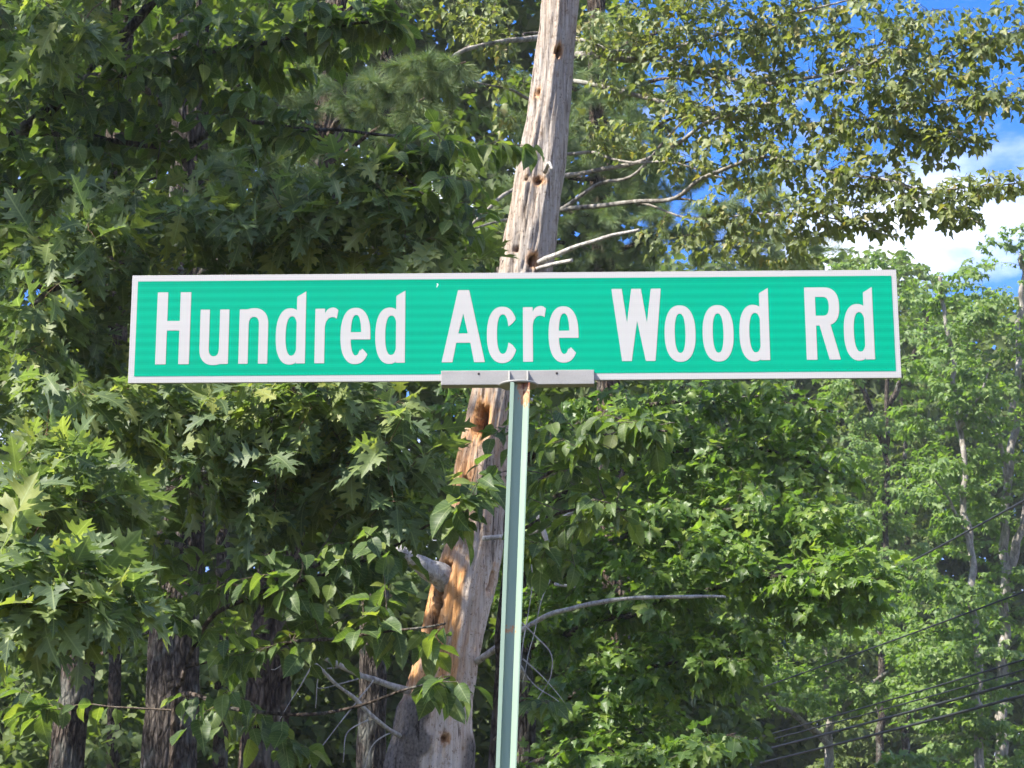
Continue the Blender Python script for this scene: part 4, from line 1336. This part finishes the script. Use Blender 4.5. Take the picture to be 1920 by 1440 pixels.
sug.grow([(x_, y_ + rng.uniform(-14, 14), d_, a_, b_ * 1.55, c_ * 1.3, n_) for x_, y_, d_, a_, b_, c_, n_ in [

    (1130, 790, 15.2, 140, 45, 0.6, 44), (1320, 770, 15.0, 140, 40, 0.6, 44), (1470, 780, 14.8, 110, 45, 0.6, 36), (1200, 870, 15.0, 140, 45, 0.6, 40), (1380, 860, 14.8, 130, 45, 0.6, 44), (1530, 890, 14.6, 90, 40, 0.5, 28),
    (1120, 990, 14.8, 120, 60, 0.6, 48), (1280, 980, 14.6, 120, 50, 0.6, 50), (1430, 970, 14.2, 120, 45, 0.5, 46), (1550, 990, 14.0, 80, 40, 0.5, 26),
    (1180, 1080, 14.6, 130, 50, 0.6, 44), (1340, 1070, 14.0, 130, 50, 0.5, 50), (1500, 1080, 13.6, 120, 45, 0.5, 52), (1620, 1095, 13.3, 80, 38, 0.4, 34), (1560, 1150, 13.5, 100, 30, 0.4, 24),
    (1080, 1180, 15.0, 100, 60, 0.6, 36), (1240, 1180, 14.3, 120, 45, 0.5, 40), (1380, 1190, 13.9, 90, 40, 0.4, 34), (1200, 1270, 14.4, 120, 45, 0.5, 36), (1340, 1250, 14.0, 80, 35, 0.4, 18),
    (1080, 1300, 14.8, 90, 50, 0.6, 34), (1150, 1380, 14.6, 130, 50, 0.5, 42), (1060, 1430, 14.8, 100, 50, 0.5, 34), (1210, 1450, 14.5, 110, 40, 0.5, 28), (1000, 1100, 15.2, 60, 120, 0.5, 30), (880, 800, 15.2, 90, 80, 0.6, 24), (960, 960, 15.2, 90, 110, 0.6, 34)]], LAY_SUG)
g0 = gnd(1230, 1700, 13.0)
sap = Tree('maple_sapling', 'yellow green maple sapling at the bottom edge right of the post', base_of(g0), 'sugar', wood='bark_brown')
sap.limb([g0, (1235, 1550, 13), (1270, 1440, 12.8), (1330, 1390, 12.6), (1380, 1375, 12.5)], 0.022, 0.006, 'trunk')
sap.limb([(1240, 1530, 13), (1180, 1440, 12.8), (1140, 1400, 12.7)], 0.012, 0.004)
sap.grow([(1330, 1395, 12.6, 85, 32, 0.3, 26), (1260, 1420, 12.7, 70, 30, 0.3, 16), (1170, 1420, 12.7, 70, 30, 0.3, 14)], LAY_SUG)

# ------------------------------------------------------------------ tall pale trees on the right beyond the wires
def right_tree(label, trunk, limbs, pads, lay, r, leaf='lime', name='tall_maple', wood='bark_pale'):
    g0 = gnd(trunk[0][0], 1800, trunk[0][2])
    t_ = Tree(name, label, base_of(g0), leaf, None if name == 'bush' else 'tall trees beyond the wires', wood=wood, cat='bush' if name == 'bush' else 'tree')
    t_.limb([g0] + trunk, r, r * 0.3, 'trunk', k=14, knots=0.12, power=0.9)
    for l_ in limbs:
        t_.limb(l_[:-2], l_[-2], l_[-1], k=8, knots=0.12)
    t_.grow(pads, lay, draw=True)
    return t_


right_tree('forked pale trunked tree at the right edge beyond the wires',
           [(1880, 1440, 38), (1880, 1250, 38), (1882, 1120, 38), (1888, 950, 38), (1900, 800, 38), (1912, 600, 38), (1920, 470, 38)],
           [[(1884, 1110, 38), (1905, 1030, 37.8), (1925, 940, 37.6), (1945, 800, 37.5), 0.10, 0.04], [(1890, 900, 38), (1860, 800, 37.6), (1840, 720, 37.4), 0.06, 0.02]],
           tiers(1790, 2000, 470, 1440, 36.3, 39, 95, 55, 16, 0.9, 10) + [(1860, 450, 37.5, 35, 18, 0.8, 9), (1910, 450, 37.5, 30, 20, 0.8, 9), (1950, 440, 37.5, 40, 30, 0.8, 9)], LAY_LIME, 0.15)
right_tree('slim pale trunked tree left of the forked one beyond the wires',
           [(1838, 1440, 36), (1832, 1280, 36), (1826, 1150, 36), (1815, 1000, 36), (1806, 880, 36), (1790, 720, 36), (1770, 600, 36), (1760, 520, 36)],
           [[(1818, 1020, 36), (1780, 940, 35.6), (1750, 900, 35.4), 0.04, 0.015], [(1800, 800, 36), (1840, 740, 35.8), (1860, 690, 35.7), 0.04, 0.015]],
           tiers(1690, 1860, 540, 1420, 34.6, 37, 90, 52, 15, 0.8, 10) + [(1840, 500, 36, 20, 16, 0.5, 6)], LAY_LIME, 0.11)
right_tree('bushy light green tree just above the sign\'s right end',
           [(1650, 1440, 44), (1655, 1100, 44), (1665, 800, 44), (1670, 600, 44), (1672, 500, 44)], [[(1664, 850, 44), (1610, 720, 43.5), (1570, 640, 43), 0.08, 0.03], [(1666, 760, 44), (1720, 650, 43.6), (1740, 580, 43.2), 0.07, 0.03]],
           tiers(1560, 1770, 540, 1200, 42, 46, 75, 55, 18, 1.0, 10) + [(1660, 490, 44, 50, 16, 1, 10), (1710, 500, 44, 45, 16, 1, 10), (1610, 500, 44, 60, 25, 1, 12), (1740, 540, 44, 40, 20, 1, 8)], LAY_LIME, 0.11, wood='bark_grey')
right_tree('low spreading pale green tree behind the lowest wires',
           [(1560, 1500, 40), (1555, 1380, 40), (1550, 1280, 40), (1548, 1180, 40)],
           [[(1556, 1400, 40), (1450, 1310, 39.3), (1380, 1270, 39), 0.07, 0.02], [(1553, 1360, 40), (1650, 1270, 39.5), (1720, 1230, 39), 0.07, 0.02]],
           tiers(1330, 1760, 1150, 1330, 38, 41, 80, 62, 14, 0.9, 10), LAY_LIME, 0.16)
right_tree('shaded tree filling the gap between the broad maple and the slim pale trunk',
           [(1700, 1500, 48), (1702, 1200, 48), (1700, 900, 48), (1690, 700, 48)], [[(1700, 1100, 48), (1640, 1000, 47.5), (1600, 960, 47), 0.08, 0.03]],
           tiers(1540, 1820, 720, 1440, 46, 50, 80, 62, 20, 1.0, 10), dict(LAY_LIME, size=0.14), 0.13, 'far', wood='bark_grey')
right_tree('rounded bush at the bottom edge under the wires',
           [(1690, 1600, 30), (1690, 1520, 30), (1690, 1450, 30)], [], [(1700, 1425, 30, 60, 18, 0.6, 22), (1660, 1450, 30, 50, 20, 0.6, 14)], LAY_LIME, 0.06, 'lime', 'bush')

# ------------------------------------------------------------------ the wood behind everything
wood = Tree('distant_woods', 'deep shaded wood filling the background', (0, 60, 0), 'mass', cat='woods')
wood.root['kind'] = 'stuff'
wood.cloud([(x, y, rng.uniform(24, 34), 150, 110, 1.6, 800) for x in range(-250, 1150, 150) for y in range(-150, 1650, 170)], 0.19, 0.5)
wood.cloud([(x, y, rng.uniform(22, 27), 130, 80, 1.2, 800) for x in range(-250, 1350, 130) for y in range(1150, 1700, 120)], 0.17, 0.5)
wood.cloud([(x, y, rng.uniform(50, 58), 130, 100, 2.2, 900) for x in range(1080, 1720, 110) for y in range(560, 1650, 110)], 0.30, 0.5)
wood.cloud([(x, y, rng.uniform(56, 64), 130, 100, 2.2, 900) for x in range(1720, 2150, 110) for y in range(640, 1650, 110)], 0.30, 0.5)

# ------------------------------------------------------------------ which leaves show largest become parts of their own
for t_ in TREES:
    t_.pack()
BW, BH = 480, 360
buf = np.full(BW * BH, np.iinfo(np.int64).max, np.int64)
G2 = buf.reshape(BH, BW)
G2[127:180, 61:422] = 0
off, total = [], 0
for t_ in TREES:
    off.append(total)
    total += t_.N
for t_, o_ in zip(TREES, off):
    if not t_.N:
        continue
    x, y, d = to_px(t_.lp + t_.la * (t_.ls * 0.5)[:, None])
    r = np.clip(np.round(0.30 * t_.ls * F / d / 4), 0, 9).astype(int)
    key = (d * 1000).astype(np.int64) * (total + 1) + np.arange(t_.N) + o_
    for rr in np.unique(r):
        s = r == rr
        for dx in range(-rr, rr + 1):
            for dy in range(-rr, rr + 1):
                if dx * dx + dy * dy > rr * rr + 0.5:
                    continue
                X_, Y_ = np.round(x[s] / 4).astype(int) + dx, np.round(y[s] / 4).astype(int) + dy
                ok = (X_ >= 0) & (X_ < BW) & (Y_ >= 0) & (Y_ < BH)
                np.minimum.at(buf, Y_[ok] * BW + X_[ok], key[s][ok])
ids = buf[(buf > 0) & (buf < np.iinfo(np.int64).max)] % (total + 1)
cnt = np.bincount(ids, minlength=total + 1)
SINGLE = {id(oak): 300, id(ov1): 300, id(ov2): 300, id(ov3): 300, id(red): 300, id(sug): 300, id(sap): 120}
for t_, o_ in zip(TREES, off):
    want = SINGLE.get(id(t_), 0)
    single = []
    if want:
        c = cnt[o_:o_ + t_.N]
        single = [int(i) for i in np.argsort(-c)[:want] if c[i] > 0]
    t_.build(single)

# ------------------------------------------------------------------ wires
def wire(label, pts, r):
    P = np.array([at(*p) for p in pts])
    a, b = P[0], P[-1]
    dv = b - a
    a2, b2 = a - dv * 0.9, b + dv * 0.9
    t = np.linspace(0, 1, 60)[:, None]
    mid_sag = np.linalg.norm(b2 - a2) * 0.004
    Q = a2 * (1 - t) + b2 * t - UP * mid_sag * (1 - (2 * t - 1) ** 2) + UP * mid_sag * 0.8
    o = link('overhead_wire', mesh('overhead_wire', *tube(Q, np.full(60, r), 8), M['wire']))
    o['label'] = label
    o['category'] = 'wire'
    o['group'] = 'overhead wires at lower right'
    return o


wire('highest overhead wire on the right, steepest and coming out of the maple', [(1560, 1128, 34), (1920, 937, 22)], 0.0132)
wire('second highest wire, crossing the forked pale trunk', [(1330, 1322, 34), (1920, 1108, 22)], 0.0108)
wire('third wire from the top, uppermost of the lower bunch of four', [(1390, 1390, 34), (1920, 1235, 22)], 0.0108)
wire('fourth wire from the top, second of the lower bunch', [(1380, 1402, 34), (1920, 1254, 22)], 0.0090)
wire('thick fifth wire from the top, above the lowest', [(1370, 1420, 34), (1920, 1274, 22)], 0.0170)
wire('lowest and thick wire near the bottom right corner', [(1380, 1440, 34), (1920, 1302, 22)], 0.0170)

# ------------------------------------------------------------------ thin haze, added to lift the shadows and veil the far trees
hm, ht, hout = material('added_haze')
pv = nd(ht, 'ShaderNodeVolumePrincipled')
pv.inputs['Color'].default_value = (0.93, 0.96, 0.94, 1)
pv.inputs['Density'].default_value = 0.0007
pv.inputs['Anisotropy'].default_value = 0.2
lk(ht, pv.outputs[0], hout.inputs['Volume'])
hz = link('haze', mesh('haze', *box(-120, 120, -30, 140, -1.5, 24), hm, None, False))
hz['kind'] = 'stuff'
hz['label'] = 'thin pale haze added to lift the shadows and veil the far trees'
